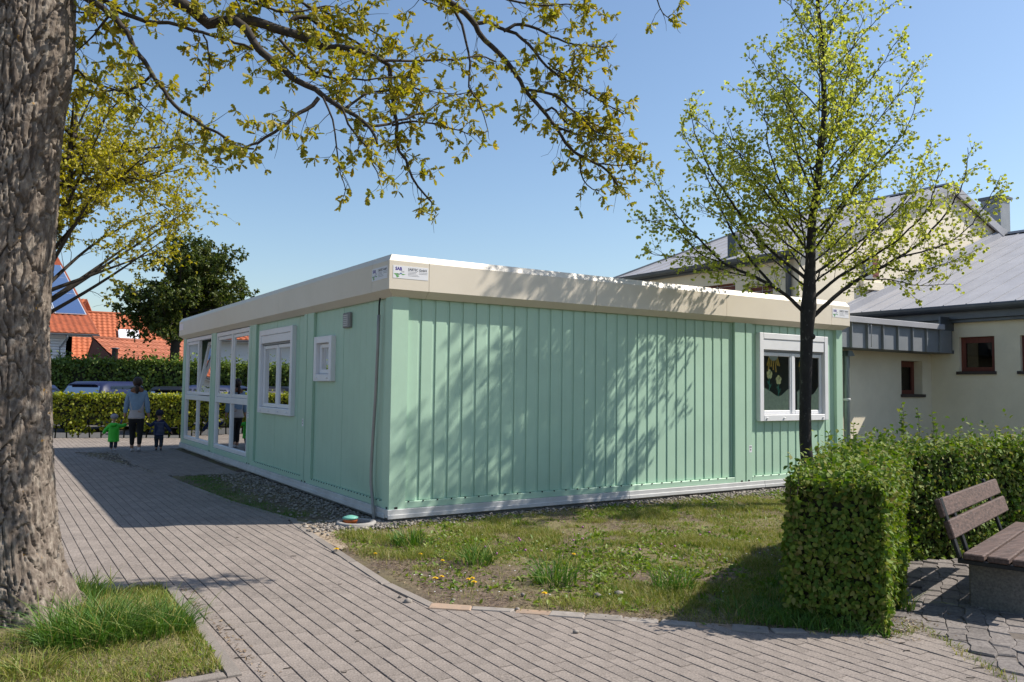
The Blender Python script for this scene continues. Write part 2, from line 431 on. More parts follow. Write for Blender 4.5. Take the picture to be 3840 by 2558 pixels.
# numpy value noise
def _h(i, j, k):
    n = (i * 374761393 + j * 668265263 + k * 2147483647 + 1013904223) & 0xffffffff
    n = ((n ^ (n >> 13)) * 1274126177) & 0xffffffff
    return ((n ^ (n >> 16)) & 0xffff) / 65535.0
def vnoise(x, y, z=0.0):
    x, y, z = np.broadcast_arrays(np.asarray(x, float), np.asarray(y, float), np.asarray(z, float))
    i, j, k = np.floor(x).astype(np.int64), np.floor(y).astype(np.int64), np.floor(z).astype(np.int64)
    fx, fy, fz = x - i, y - j, z - k
    fx, fy, fz = fx * fx * (3 - 2 * fx), fy * fy * (3 - 2 * fy), fz * fz * (3 - 2 * fz)
    r = 0
    for a in (0, 1):
        for b in (0, 1):
            for c in (0, 1):
                r = r + _h(i + a, j + b, k + c) * (fx if a else 1 - fx) * (fy if b else 1 - fy) * (fz if c else 1 - fz)
    return r
def fbm(x, y, z=0.0, o=4):
    s, a, t = 0, 0.5, 0
    for _ in range(o):
        s = s + a * vnoise(x, y, z); t += a; a *= 0.5; x, y, z = np.asarray(x) * 2.03 + 7.1, np.asarray(y) * 2.03 + 3.7, np.asarray(z) * 2.03
    return s / t
def inpoly(x, y, poly):
    x, y = np.asarray(x, float), np.asarray(y, float); c = np.zeros(np.broadcast(x, y).shape, bool); n = len(poly)
    for i in range(n):
        (x1, y1), (x2, y2) = poly[i], poly[(i + 1) % n]
        if y1 == y2: continue
        k = ((y1 > y) != (y2 > y)) & (x < (x2 - x1) * (y - y1) / (y2 - y1) + x1); c ^= k
    return c

# leaves: many small leaf-shaped faces as one mesh
LEAF = (np.array([(0, 0, 0), (0, .5, -.07), (0, 1, -.20), (-.27, .26, .05), (-.29, .60, .02), (.27, .26, .05), (.29, .60, .02)], float),
        np.array([(0, 5, 1), (5, 6, 1), (6, 2, 1), (0, 1, 3), (1, 4, 3), (1, 2, 4)]))
OAKLEAF = (np.array([(0, 0, 0), (.10, .15, .02), (.22, .30, .05), (.13, .38, .03), (.34, .58, .06), (.19, .62, .03), (.26, .86, 0), (0, 1.0, -.08),
                     (-.26, .86, 0), (-.19, .62, .03), (-.34, .58, .06), (-.13, .38, .03), (-.22, .30, .05), (-.10, .15, .02), (0, .5, -.05)], float),
           np.array([(14, i, i + 1) for i in range(13)] + [(14, 13, 0)]))
def leaves(pos, d, nrm, size, shape=LEAF, wid=1.0):
    d = d / (np.linalg.norm(d, axis=1)[:, None] + 1e-9)
    x = np.cross(d, nrm); x /= np.linalg.norm(x, axis=1)[:, None] + 1e-9
    z = np.cross(x, d)
    T, F = shape
    V = pos[:, None, :] + size[:, None, None] * (T[None, :, 0:1] * wid * x[:, None] + T[None, :, 1:2] * d[:, None] + T[None, :, 2:3] * z[:, None])
    FF = (F[None] + (np.arange(len(pos)) * len(T))[:, None, None]).reshape(-1, 3)
    return V.reshape(-1, 3), FF
def rdir(n, up=0.0):
    v = RNG.normal(size=(n, 3)); v[:, 2] += up
    return v / np.linalg.norm(v, axis=1)[:, None]
def blades(pos, h, lean, w, curl=1.0):
    # grass blades: base pos (N,3), height h, lean vector (N,2), width w
    n = len(pos)
    a = RNG.uniform(0, 2 * math.pi, n)
    sx = np.stack([np.cos(a), np.sin(a), np.zeros(n)], 1) * w[:, None] * 0.5
    ln = np.concatenate([lean, np.zeros((n, 1))], 1)
    up = np.array([0, 0, 1.0])
    V = []
    for t, k in ((0, 1.0), (.4, .85), (.75, .55)):
        c = pos + up * (h * (t - .28 * curl * t * t * np.linalg.norm(lean, axis=1)))[:, None] + ln * (h * t * t)[:, None]
        V += [c - sx * k, c + sx * k]
    V.append(pos + up * (h * (1 - .28 * curl * np.linalg.norm(lean, axis=1)))[:, None] + ln * h[:, None])
    V = np.stack(V, 1).reshape(-1, 3)
    F = np.array([(0, 1, 3), (0, 3, 2), (2, 3, 5), (2, 5, 4), (4, 5, 6)])
    return V, (F[None] + (np.arange(n) * 7)[:, None, None]).reshape(-1, 3)
# ================================================================ the setting: ground and paving
EDGE = [(-1.22, -3.42), (-1.24, -2.6), (-1.17, -1.7), (-1.07, -0.5), (-0.98, 0.5), (-0.90, 0.82), (-1.0, 1.35), (-1.18, 2.63), (-1.34, 5.2), (-1.37, 6.2), (-2.27, 11.6)]
STONE_LINE = [(-1.22, -3.42), (-0.75, -3.83), (-0.04, -4.55), (0.45, -5.08), (1.02, -5.50)]
COB_EDGE = [(1.02, -5.50), (1.42, -5.52), (1.22, -5.80), (1.06, -6.02), (0.90, -6.25), (0.4, -7.0), (0.1, -7.6)]
PIT = [(-2.71, -1.84), (-2.77, -4.02), (-5.4, -4.06), (-5.4, -1.72)]
PATH = [(-9, -7.6)] + [(0.1, -7.6)] + COB_EDGE[::-1][1:] + STONE_LINE[::-1][1:] + EDGE[1:] + [(-2.27, 12.1), (5.5, 12.1), (5.5, 13.9), (0.75, 15.75), (-2.6, 17.1), (-9, 19.7)]
SIDE = [(-1.36, 6.25), (-0.16, 5.95), (-0.14, 11.9), (-2.2, 12.08), (-1.43, 11.2), (-1.5, 8.2)]
COBBLES = [(1.42, -5.52), (1.22, -5.80), (1.06, -6.02), (0.90, -6.25), (0.4, -7.0), (0.1, -7.6), (7.5, -7.6), (7.5, -5.2), (3.4, -4.25), (1.25, -5.35)]

def onpath(x, y): return (inpoly(x, y, PATH) | inpoly(x, y, SIDE)) & ~inpoly(x, y, PIT)

xs = np.concatenate([[-400, -150, -60, -30, -15, -9], np.arange(-6, 9.01, .08), [11, 14, 20, 40, 100, 400]])
ys = np.concatenate([[-400, -100, -40, -20, -12], np.arange(-8, 13.01, .08), [15, 18, 22, 30, 60, 150, 600]])
gx, gy = np.meshgrid(xs, ys, indexing='ij')
gz = 0.016 + 0.03 * (fbm(gx * 1.3, gy * 1.3) - .5) + 0.02 * (fbm(gx * 7, gy * 7) - .5)
hard = onpath(gx, gy) | inpoly(gx, gy, COBBLES)
for dx, dy in ((.09, 0), (-.09, 0), (0, .09), (0, -.09), (.08, .08), (-.08, -.08), (.08, -.08), (-.08, .08)):
    hard |= onpath(gx + dx, gy + dy) | inpoly(gx + dx, gy + dy, COBBLES)
gz = np.where(hard, -0.03, gz)
gz = np.where(inpoly(gx, gy, PIT) & ~hard, 0.03 + 0.05 * fbm(gx * 2, gy * 2), gz)
gz = np.where((gy > 13) | (gx < -6.5) | (gy < -8) | (gx > 9), -0.03, gz)
ni, nj = gx.shape
ii = (np.arange(ni - 1)[:, None] * nj + np.arange(nj - 1)[None]).ravel()
GF = np.stack([ii, ii + nj, ii + nj + 1, ii + 1], 1)
m, nt, Pn = newmat('soil_and_dry_turf')
tc = nt.nodes.new('ShaderNodeTexCoord'); vec = tc.outputs['Object']
big = _noise(nt, vec, 0.9, 4)
c = _ramp(nt, _noise(nt, vec, 28, 6), [(.35, (0.06, 0.042, 0.032)), (.55, (0.125, 0.088, 0.063)), (.72, (0.22, 0.165, 0.11))])
g = _ramp(nt, _noise(nt, vec, 60, 6), [(.35, (0.075, 0.07, 0.022)), (.65, (0.21, 0.17, 0.085))])
f = _ramp(nt, big, [(.42, (0, 0, 0)), (.58, (1, 1, 1))])
nt.links.new(_mixc(nt, f, c, g), Pn.inputs['Base Color']); Pn.inputs['Roughness'].default_value = 0.97
b = nt.nodes.new('ShaderNodeBump'); b.inputs['Strength'].default_value = .6; b.inputs['Distance'].default_value = .01
nt.links.new(_noise(nt, vec, 70, 5), b.inputs['Height']); nt.links.new(b.outputs[0], Pn.inputs['Normal'])
MT['soil'] = m
ground = link('ground', np_mesh('ground', np.stack([gx, gy, gz], -1), GF, True), 'soil')
tag(ground, kind='structure')

def sheet(name, poly, z, m, parent=None):
    return link(name, np_mesh(name, [(x, y, z) for x, y in poly], [list(range(len(poly)))]), m, parent)

# --- paved path: bed of joint sand, then every paver
path = sheet('paved_path', PATH, 0.0155, 'joint')
tag(path, kind='structure')
sheet('joint_bed', SIDE, 0.016, 'joint', path)
PW, PL, JT, JY = 0.1, 0.2, 0.0062, 0.0036
pav = []
kx = np.arange(int(-7.5 / PW), int(5.5 / PW))
for k in kx:
    x = k * PW + 0.02
    off = 0.5 * PL if k % 2 else 0.0
    yy = np.arange(-7.4, 17.5, PL) + off + 0.01 * math.sin(k * 1.7)
    xx = np.full_like(yy, x)
    ok = onpath(xx, yy) | onpath(xx - .05, yy) | onpath(xx + .05, yy) | onpath(xx, yy - .08) | onpath(xx, yy + .08)
    ok &= ~inpoly(xx, yy, COBBLES)
    pav += [(x, y) for y in yy[ok]]
pav = np.array(pav)
PX = np.array([proj((x, y, 0.02)) for x, y in pav])
vis = (PX[:, 2] > .3) & (PX[:, 0] > -250) & (PX[:, 0] < IW + 150) & (PX[:, 1] < IH + 250)
# hidden behind the building or far off to the side: leave out
pav, PX = pav[vis], PX[vis]
inframe = (PX[:, 0] > 30) & (PX[:, 0] < IW - 30) & (PX[:, 1] < IH - 10) & ~((PX[:, 0] < 160) & (PX[:, 1] > 1500))
order = np.argsort(np.where(inframe, PX[:, 2], 1e6))
big300 = set(order[:300].tolist())
pmesh = []
for v in range(4):
    b_ = MB().box((-PW / 2 + JT / 2, -PL / 2 + JY / 2, -.05), (PW / 2 - JT / 2, PL / 2 - JY / 2, 0), .0022)
    vv = np.array(b_.v); vv[:, :2] *= 1 + RNG.uniform(-.012, .012, (len(vv), 2)); vv[:, 2] += RNG.normal(0, .0006, len(vv))
    me = np_mesh('paver', vv, b_.f); me.materials.append(MT['paver']); pmesh.append(me)
rest = MB()
for i, (x, y) in enumerate(pav):
    z = 0.021 + 0.004 * (fbm(x * .9, y * .9) - .5) + RNG.normal(0, .0009)
    if i in big300:
        o = bpy.data.objects.new('paver', pmesh[i % 4]); COL.objects.link(o); o.parent = path
        o.location = (x, y, z); o.rotation_euler = (RNG.normal(0, .006), RNG.normal(0, .006), RNG.normal(0, .006))
    elif y < 6:
        rest.box((x - PW / 2 + JT / 2, y - PL / 2 + JY / 2, -.02), (x + PW / 2 - JT / 2, y + PL / 2 - JY / 2, z), .0022)
    else:
        rest.box((x - PW / 2 + JT / 2, y - PL / 2 + JY / 2, -.02), (x + PW / 2 - JT / 2, y + PL / 2 - JY / 2, z))
tag(rest.build('pavers', 'paver', path), kind='stuff')

# --- edgings of the path
def strip_stones(name, line, m, w, length, h, z0=-.05, gap=.008, jit=0.0, parent=path, mats=None):
    L = [np.array(p, float) for p in line]
    seg = []
    for a, b2 in zip(L[:-1], L[1:]):
        d = np.linalg.norm(b2 - a); n = max(1, round(d / length))
        for q in range(n): seg.append((a + (b2 - a) * q / n, a + (b2 - a) * (q + 1) / n))
    for q, (a, b2) in enumerate(seg):
        t = (b2 - a) / np.linalg.norm(b2 - a); nrm = np.array([-t[1], t[0]])
        c4 = [a + t * gap / 2, b2 - t * gap / 2]
        ww = w * (1 + RNG.uniform(-jit, jit))
        pts = [c4[0] - nrm * ww / 2, c4[1] - nrm * ww / 2, c4[1] + nrm * ww / 2, c4[0] + nrm * ww / 2]
        if jit: pts = [p + RNG.uniform(-jit, jit, 2) * .06 for p in pts]
        c0 = sum(pts) / 4
        top = [c0 + (p - c0) * .94 for p in pts]
        hh = h + (RNG.uniform(-.006, .006) if jit else 0)
        V = [(*p, z0) for p in pts] + [(*p, hh - .006) for p in pts] + [(*p, hh) for p in top]
        F = [(3, 2, 1, 0), (8, 9, 10, 11)] + [(i, (i + 1) % 4, 4 + (i + 1) % 4, 4 + i) for i in range(4)] + [(4 + i, 4 + (i + 1) % 4, 8 + (i + 1) % 4, 8 + i) for i in range(4)]
        MB().add(V, F).build(name, mats[q % len(mats)] if mats else m, parent)
strip_stones('edging_kerb', [(x + .055, y) for x, y in EDGE[:6]], 'kerb', .075, .98, .027)
strip_stones('edging_kerb', [(x + .04, y) for x, y in EDGE[5:]], 'kerb', .07, .98, .027)
strip_stones('edging_stone', [(x + .02, y + .06) for x, y in STONE_LINE], None, .11, .27, .025, jit=.22,
             mats=['sandstone', 'greystone', 'sandstone', 'greystone', 'greystone', 'greystone', 'greystone', 'sandstone', 'greystone', 'greystone'])
pitroot = sheet('tree_pit', [(-2.74, -1.88), (-2.80, -4.0), (-5.3, -4.0), (-5.3, -1.75)], -.02, 'soil'); tag(pitroot, kind='structure')
strip_stones('edging_kerb', [(-2.67, -1.86), (-2.735, -4.09)], 'kerb', .075, 1.0, .038, parent=pitroot)
strip_stones('edging_kerb', [(-2.775, -4.05), (-5.3, -4.05)], 'kerb', .075, 1.0, .038, parent=pitroot)

sand = [(-.93, .95), (-.80, .52), (-.60, .30), (-.52, .05), (-.66, -.18), (-.80, -.55), (-.90, -1.05), (-1.0, -1.15), (-.99, -.5), (-.93, .2), (-.90, .8)]
MT['sand'] = M('pale_sandy_soil', (0.36, 0.29, 0.215), (0.24, 0.185, 0.135), 30, 0.97, 0.5, 120)
nn_ = 26
V_, F_ = [], []
so = sheet('sandy_patch', sand, .0205, 'sand'); tag(so, kind='structure')
# --- cobbled corner under the bench
cob = sheet('cobbled_corner', COBBLES, 0.011, 'joint'); tag(cob, kind='structure')
cx_, cy_ = np.array([.86, .51]), np.array([-.51, .86])
corner = {}
def cc(i, j):
    if (i, j) not in corner: corner[(i, j)] = RNG.uniform(-.022, .022, 2)
    return corner[(i, j)]
for j in range(-6, 40):
    for i in range(-4, 60):
        o_ = .5 * (j % 2)
        q4 = []
        for (a, b2, ci, cj) in ((i, j, 2 * i + j % 2, j), (i + .5, j - .06, 2 * i + 1 + j % 2, j), (i + 1, j, 2 * i + 2 + j % 2, j),
                                (i + 1, j + 1, 2 * i + 2 + j % 2, j + 1), (i + .5, j + 1.06, 2 * i + 1 + j % 2, j + 1), (i, j + 1, 2 * i + j % 2, j + 1)):
            p = np.array([.1, -9.2]) + cx_ * (a + o_) * .165 + cy_ * b2 * .125 + cc(ci, cj)
            q4.append(p)
        q4 = np.array(q4); c0 = q4.mean(0)
        if not inpoly(c0[0], c0[1], COBBLES): continue
        u_ = proj((*c0, .02))
        if u_[2] < .3 or u_[0] > IW + 300 or u_[1] > IH + 250 or u_[0] < 3000: continue
        z = .022 + RNG.normal(0, .005)
        lo_, mid_, top_ = c0 + (q4 - c0) * .965, c0 + (q4 - c0) * .955, c0 + (q4 - c0) * .86
        V = [(*p, -.03) for p in lo_] + [(*p, z - .009) for p in mid_] + [(*p, z + RNG.normal(0, .001)) for p in top_]
        F = [tuple(range(12, 18))] + [(q, (q + 1) % 6, 6 + (q + 1) % 6, 6 + q) for q in range(6)] + [(6 + q, 6 + (q + 1) % 6, 12 + (q + 1) % 6, 12 + q) for q in range(6)]
        MB().add(V, F).build('cobble', 'cobble', cob)
# car park behind the far hedge
lot = sheet('parking_lot', [(-26, 27.0), (-0.5, 17.0), (8, 14), (30, 14), (30, 36), (-26, 44)], -.022, 'asphalt'); tag(lot, kind='structure')
# ================================================================ green container building
ZB = 0.08
CB = thing('container_building', (0, 0, 0), 'mint green modular container building with beige roof edge and white windows', 'container building')
def wb(mb, wall, u0, u1, v0, v1, w0, w1, bev=0.0):
    # u along the wall, v up, w outwards; wall 'R' lies in y=0, wall 'L' in x=0
    if wall == 'R': return mb.box((u0, -w0, v0), (u1, -w1, v1), bev)
    return mb.box((-w0, u0, v0), (-w1, u1, v1), bev)
def wpart(name, m, wall, u0, u1, v0, v1, w0, w1, bev=0.0, parent=CB):
    return wb(MB(), wall, u0, u1, v0, v1, w0, w1, bev).build(name, m, parent)

LX, LY, ZT = 8.43, 12.0, 2.66
box('foundation', 'concrete', (.05, .05, -.1), (LX - .05, LY - .05, ZB), CB)
# aluminium plinth strips
for u0, u1 in ((-.022, 3.6), (3.604, 6.4), (6.404, LX)):
    wpart('plinth_strip', 'alu', 'R', u0, u1, ZB, .172, -.05, .022, .003)
    wpart('plinth_lip', 'alu', 'R', u0, u1, ZB - .012, ZB + .035, .022, .034, .003)
for u0, u1 in ((.052, 1.6), (1.604, 3.0), (3.004, 6.0), (6.004, 9.0), (9.004, LY)):
    wpart('plinth_strip', 'alu', 'L', u0, u1, ZB, .172, -.05, .022, .003)
    wpart('plinth_lip', 'alu', 'L', u0, u1, ZB - .012, ZB + .035, .022, .034, .003)

def post(wall, u0, u1): wpart('post', 'green', wall, u0, u1, .172, ZT, -.12, 0, .006)
def rail(wall, u0, u1, v1=.25): wpart('base_rail', 'green', wall, u0, u1, .174, v1, -.11, -.002, .004)
def seal(wall, u): wpart('joint_seal', 'black', wall, u - .011, u + .011, .172, ZT, -.09, -.03)
# corner post is one L-shaped piece
MB().prism([(0, 0, .172), (.207, 0, .172), (.207, .12, .172), (.12, .12, .172), (.12, .19, .172), (0, .19, .172)], (0, 0, ZT - .172)).build('corner_post', 'green', CB)
post('R', 5.75, 5.984); seal('R', 5.995); post('R', 6.006, 6.143)
MB().prism([(8.27, 0, .172), (8.43, 0, .172), (8.43, .2, .172), (8.3, .2, .172), (8.27, .12, .172)], (0, 0, ZT - .172)).build('corner_post', 'green', CB)
rail('R', .207, 5.75); rail('R', 6.143, 8.27)
for a in (2.72, 5.72, 8.70): post('L', a, 3 * round(a / 3) - .012 if a < 8 else 8.985)
seal('L', 3.0); seal('L', 6.0); seal('L', 9.0)
post('L', 3.013, 3.15); post('L', 6.013, 6.15); post('L', 9.013, 9.10); post('L', 11.72, 12.0)
rail('L', .19, 2.72); rail('L', 3.15, 5.72); rail('L', 6.15, 8.70, .275); rail('L', 9.10, 11.72, .275)

WR = (6.295, 8.01, 1.10, 2.50)
W2 = (3.61, 5.41, 1.105, 2.50)
W1 = (1.92, 2.615, 1.642, 2.27)
def sheets_with_hole(name, wall, u0, u1, holes, w0, w1, m='green', v0=.25, v1=ZT):
    mb = MB(); us = sorted({u0, u1, *[h[0] for h in holes], *[h[1] for h in holes]})
    for a, b2 in zip(us[:-1], us[1:]):
        hs = [h for h in holes if h[0] <= a and h[1] >= b2]
        if hs:
            wb(mb, wall, a, b2, v0, hs[0][2], w0, w1); wb(mb, wall, a, b2, hs[0][3], v1, w0, w1)
        else: wb(mb, wall, a, b2, v0, v1, w0, w1)
    return mb.build(name, m, CB)
ins = .09
def inner(h): return (h[0] + ins, h[1] - ins, h[2] + ins, h[3] - .05)
sheets_with_hole('wall_sheet', 'R', .207, 5.75, [], -.11, -.056)
sheets_with_hole('wall_sheet', 'R', 6.143, 8.27, [inner(WR)], -.11, -.056)
sheets_with_hole('wall_sheet', 'L', .19, 2.72, [inner(W1)], -.11, -.05)
sheets_with_hole('wall_sheet', 'L', 3.15, 5.72, [inner(W2)], -.11, -.05)
def strips(wall, u0, u1, start, pitch, width, w_in, w_out, hole=None, bev=.009):
    u = start
    while u < u1 - .02:
        a, b2 = max(u, u0), min(u + width, u1)
        if b2 - a > .015:
            spans = [(.252, ZT)]
            if hole and b2 > hole[0] + ins and a < hole[1] - ins: spans = [(.252, hole[2] + .03), (hole[3] - .03, ZT)]
            for s0, s1 in spans: wpart('wall_panel', 'green', wall, a, b2, s0, s1, w_in, w_out, bev)
        u += pitch
strips('R', .210, 5.748, .2105, .1895, .150, -.057, -.0445, None, .006)
strips('R', 6.147, 8.14, 6.147 - .05, .1925, .155, -.057, -.0445, WR, .006)
# left wall: wide flat panels with fine lines
def flat_panels(u0, u1, joints, hole):
    us = [u0] + [j for j in joints] + [u1]
    for a, b2 in zip(us[:-1], us[1:]):
        n = max(1, round((b2 - a) / .19)); w = (b2 - a - .008) / n
        for k in range(n):
            p, q = a + .004 + k * w, a + .004 + (k + 1) * w - .0025
            spans = [(.252, ZT)]
            if hole and q > hole[0] + ins and p < hole[1] - ins: spans = [(.252, hole[2] + .03), (hole[3] - .03, ZT)]
            for s0, s1 in spans: wpart('wall_panel', 'green', 'L', p, q, s0, s1, -.051, -.042, .0015)
flat_panels(.19, 2.72, [.48, 1.63], W1)
flat_panels(3.15, 5.72, [3.47, 4.61], W2)
# rows of small screw caps and drain holes in the rails
sc_ = MB()
for u in np.arange(.25, 5.7, .19): wb(sc_, 'R', u - .007, u + .007, .243, .257, -.01, .004)
for u in np.arange(6.2, 8.2, .19): wb(sc_, 'R', u - .007, u + .007, .243, .257, -.01, .004)
for u in np.concatenate([np.arange(.25, 2.7, .1), np.arange(3.2, 5.7, .1)]): wb(sc_, 'L', u - .006, u + .006, .243, .255, -.01, .004)
tag(sc_.build('screw_caps', 'black', CB), kind='stuff')
for wall, u in (('R', .09), ('R', 5.90), ('R', 6.06), ('L', .06), ('L', 2.93), ('L', 3.07), ('L', 5.93), ('L', 6.07), ('L', 8.94), ('L', 9.06)):
    wpart('drain_hole', 'black', wall, u - .02, u + .02, .175, .198, -.01, .0025)

# roof edge: folded sheet profile, mitred at the corners
PROF = [(-.03, 2.63), (0.0, 2.632), (.091, 2.709), (.091, 3.04), (.044, 3.119), (-.30, 3.119), (-.30, 3.09), (.02, 3.09), (.06, 3.03), (.06, 2.72), (-.03, 2.645)]
def fpt(wall, u, o, z): return (u, -o, z) if wall == 'R' else (-o, u, z)
def fascia(wall, u0, u1, mit0=False, mit1=False, mb=None):
    n = len(PROF)
    V = [fpt(wall, u0 - (o if mit0 else 0), o, z) for o, z in PROF] + [fpt(wall, u1 + (o if mit1 else 0), o, z) for o, z in PROF]
    F = [(i, (i + 1) % n, n + (i + 1) % n, n + i) for i in range(n)] + [list(range(n))[::-1], list(range(n, 2 * n))]
    if wall == 'L': F = [list(q)[::-1] for q in F]
    return (mb or MB()).add(V, F)
def fpanel(*a, **k): return fascia(*a, **k).build('fascia_panel', 'beige', CB)
mb = fascia('R', 0, .418, mit0=True); fascia('L', 0, .41, mit0=True, mb=mb); mb.build('fascia_corner', 'beige', CB)
for a, b2 in ((.423, 2.94), (2.945, 5.475), (5.48, 8.017)): fpanel('R', a, b2)
for a, b2 in ((.415, 4.138), (4.142, 7.9), (7.904, 11.6)): fpanel('L', a, b2)
fascia('R', 8.022, LX, mit1=True).build('fascia_corner', 'beige', CB)
fascia('L', 11.604, LY, mit1=True).build('fascia_corner', 'beige', CB)
# fascia on the two hidden sides and the flat roof sheet
MB().prism([(LX + .091, -.09, 2.70), (LX + .091, LY + .09, 2.70), (LX + .091, LY + .09, 3.04), (LX + .091, -.09, 3.04)], (-.03, 0, 0)).build('fascia_panel', 'beige', CB)
MB().prism([(-.09, LY + .091, 2.70), (LX + .06, LY + .091, 2.70), (LX + .06, LY + .091, 3.04), (-.09, LY + .091, 3.04)], (0, -.03, 0)).build('fascia_panel', 'beige', CB)
MB().prism([(LX + .091, -.091, 3.04), (LX + .044, -.044, 3.119), (LX - .3, .3, 3.119), (LX - .3, .3, 3.0)], (0, LY, 0)).build('coping', 'beige', CB)
box('roof', 'concrete_dark', (.28, .28, 3.02), (LX - .28, LY - .28, 3.10), CB)
box('eave_closure', 'beige', (-.02, -.02, 2.665), (LX + .02, LY + .02, 2.70), CB)
# back walls and the rooms inside
box('wall_back', 'green', (LX - .08, .2, .172), (LX - .002, LY, ZT), CB)
box('wall_back', 'green', (0.12, LY - .08, .172), (LX - .08, LY - .002, ZT), CB)
box('inner_floor', 'interior', (.12, .12, .17), (LX - .1, LY - .1, .20), CB)
box('inner_ceiling', 'interior', (.12, .12, 2.60), (LX - .1, LY - .1, 2.63), CB)
box('partition', 'interior', (3.2, .2, .2), (3.3, 11.9, 2.6), CB)
box('partition', 'interior', (.12, 5.98, .2), (3.2, 6.06, 2.6), CB)
box('partition', 'interior', (.12, 2.98, .2), (3.2, 3.06, 2.6), CB)
box('partition', 'interior', (5.9, .12, .2), (5.98, 6.0, 2.6), CB)
box('partition', 'interior', (5.98, 3.2, .2), (8.3, 3.28, 2.6), CB)

def ring(mb, wall, u0, u1, v0, v1, t, w0, w1, bev=.004, tb=None):
    tb = tb or t
    wb(mb, wall, u0, u0 + t, v0, v1, w0, w1, bev); wb(mb, wall, u1 - t, u1, v0, v1, w0, w1, bev)
    wb(mb, wall, u0 + t, u1 - t, v0, v0 + tb, w0, w1, bev); wb(mb, wall, u0 + t, u1 - t, v1 - t, v1, w0, w1, bev)
    return mb
def pane(wall, u0, u1, v0, v1, w, parent, gm='glass'):
    return MB().add([fpt(wall, u, w, v) for u, v in ((u0, v0), (u1, v0), (u1, v1), (u0, v1))], [(0, 1, 2, 3)]).build('pane', gm, parent)
def rename(o, label): o['label'] = label; return o
def container_window(wall, H, sashes, boxh, caps, name='window', gm='glass'):
    u0, u1, v0, v1 = H
    win = ring(MB(), wall, u0, u1, v0, v1, .095, -.06, .028, .006, .10).build(name, 'white_pvc', CB)
    a0, a1, b0, b1 = u0 + .095, u1 - .095, v0 + .10, v1 - .095
    if boxh:
        wpart('shutter_box', 'white_pvc', wall, a0 + .002, a1 - .002, b1 - boxh + .03, b1 - .002, -.06, .018, .005, win)
        wpart('shutter_slot', 'grey_plastic', wall, a0 + .002, a1 - .002, b1 - boxh, b1 - boxh + .028, -.06, -.01, .0, win)
        b1 -= boxh + .002
    n = sashes; w = (a1 - a0) / n
    for k in range(n):
        s0, s1 = a0 + k * w + .004, a0 + (k + 1) * w - .004
        sash = ring(MB(), wall, s0, s1, b0 + .004, b1 - .004, .062, -.07, -.028, .008).build('sash', 'white_pvc', win)
        pane(wall, s0 + .055, s1 - .055, b0 + .055, b1 - .055, -.052, sash, gm)
    if n == 2: wpart('mullion', 'white_pvc', wall, a0 + w - .035, a0 + w + .035, b0 + .01, b1 - .01, -.066, -.018, .006, win)
    for c in caps: wb(MB(), wall, c - .016, c + .016, v0 + .038, v0 + .056, .02, .045, .004).build('drain_cap', 'white_pvc', win)
    return win
winR = container_window('R', WR, 2, .20, (6.46, 6.87, 7.30, 7.86), gm='glass_clear')
winL2 = container_window('L', W2, 2, .16, (3.8, 4.25, 4.75, 5.22))
winL1 = container_window('L', W1, 1, 0, (2.05, 2.47))

def glass_front(u0, u1, tilt=None):
    win = ring(MB(), 'L', u0, u1, .28, 2.62, .08, -.09, -.012, .006).build('glazed_front', 'white_pvc', CB)
    um = (u0 + u1) / 2
    wpart('transom', 'white_pvc', 'L', u0 + .08, u1 - .08, 1.205, 1.315, -.088, -.014, .006, win)
    wpart('mullion', 'white_pvc', 'L', um - .035, um + .035, .36, 1.205, -.086, -.016, .006, win)
    wpart('mullion', 'white_pvc', 'L', um - .045, um + .045, 1.315, 2.54, -.086, -.016, .006, win)
    for k, (a, b2) in enumerate(((u0 + .08, um - .035), (um + .035, u1 - .08))):
        pane('L', a, b2, .36, 1.205, -.05, win)
    for k, (a, b2) in enumerate(((u0 + .08, um - .045), (um + .045, u1 - .08))):
        if tilt == k:
            c = Matrix.Translation((.02, 0, 1.33)) @ Matrix.Rotation(math.radians(10), 4, 'Y') @ Matrix.Translation((-.02, 0, -1.33))
            mb = MB(); t = .07
            for q in (((.0, a + .01, 1.33), (.05, a + t, 2.53)), ((.0, b2 - t, 1.33), (.05, b2 - .01, 2.53)), ((.0, a + t, 1.33), (.05, b2 - t, 1.40)), ((.0, a + t, 2.46), (.05, b2 - t, 2.53))): mb.box(*q, .006, c)
            s_ = mb.build('tilted_sash', 'white_pvc', win)
            MB().add([c @ Vector(q) for q in ((.03, a + t, 1.40), (.03, b2 - t, 1.40), (.03, b2 - t, 2.46), (.03, a + t, 2.46))], [(0, 1, 2, 3)]).build('pane', 'glass', s_)
        else:
            s_ = ring(MB(), 'L', a + .006, b2 - .006, 1.321, 2.534, .065, -.07, -.03, .006).build('sash', 'white_pvc', win)
            pane('L', a + .06, b2 - .06, 1.376, 2.478, -.05, s_)
    return win
gfA = glass_front(6.155, 8.695)
gfB = glass_front(9.105, 11.715, tilt=0)
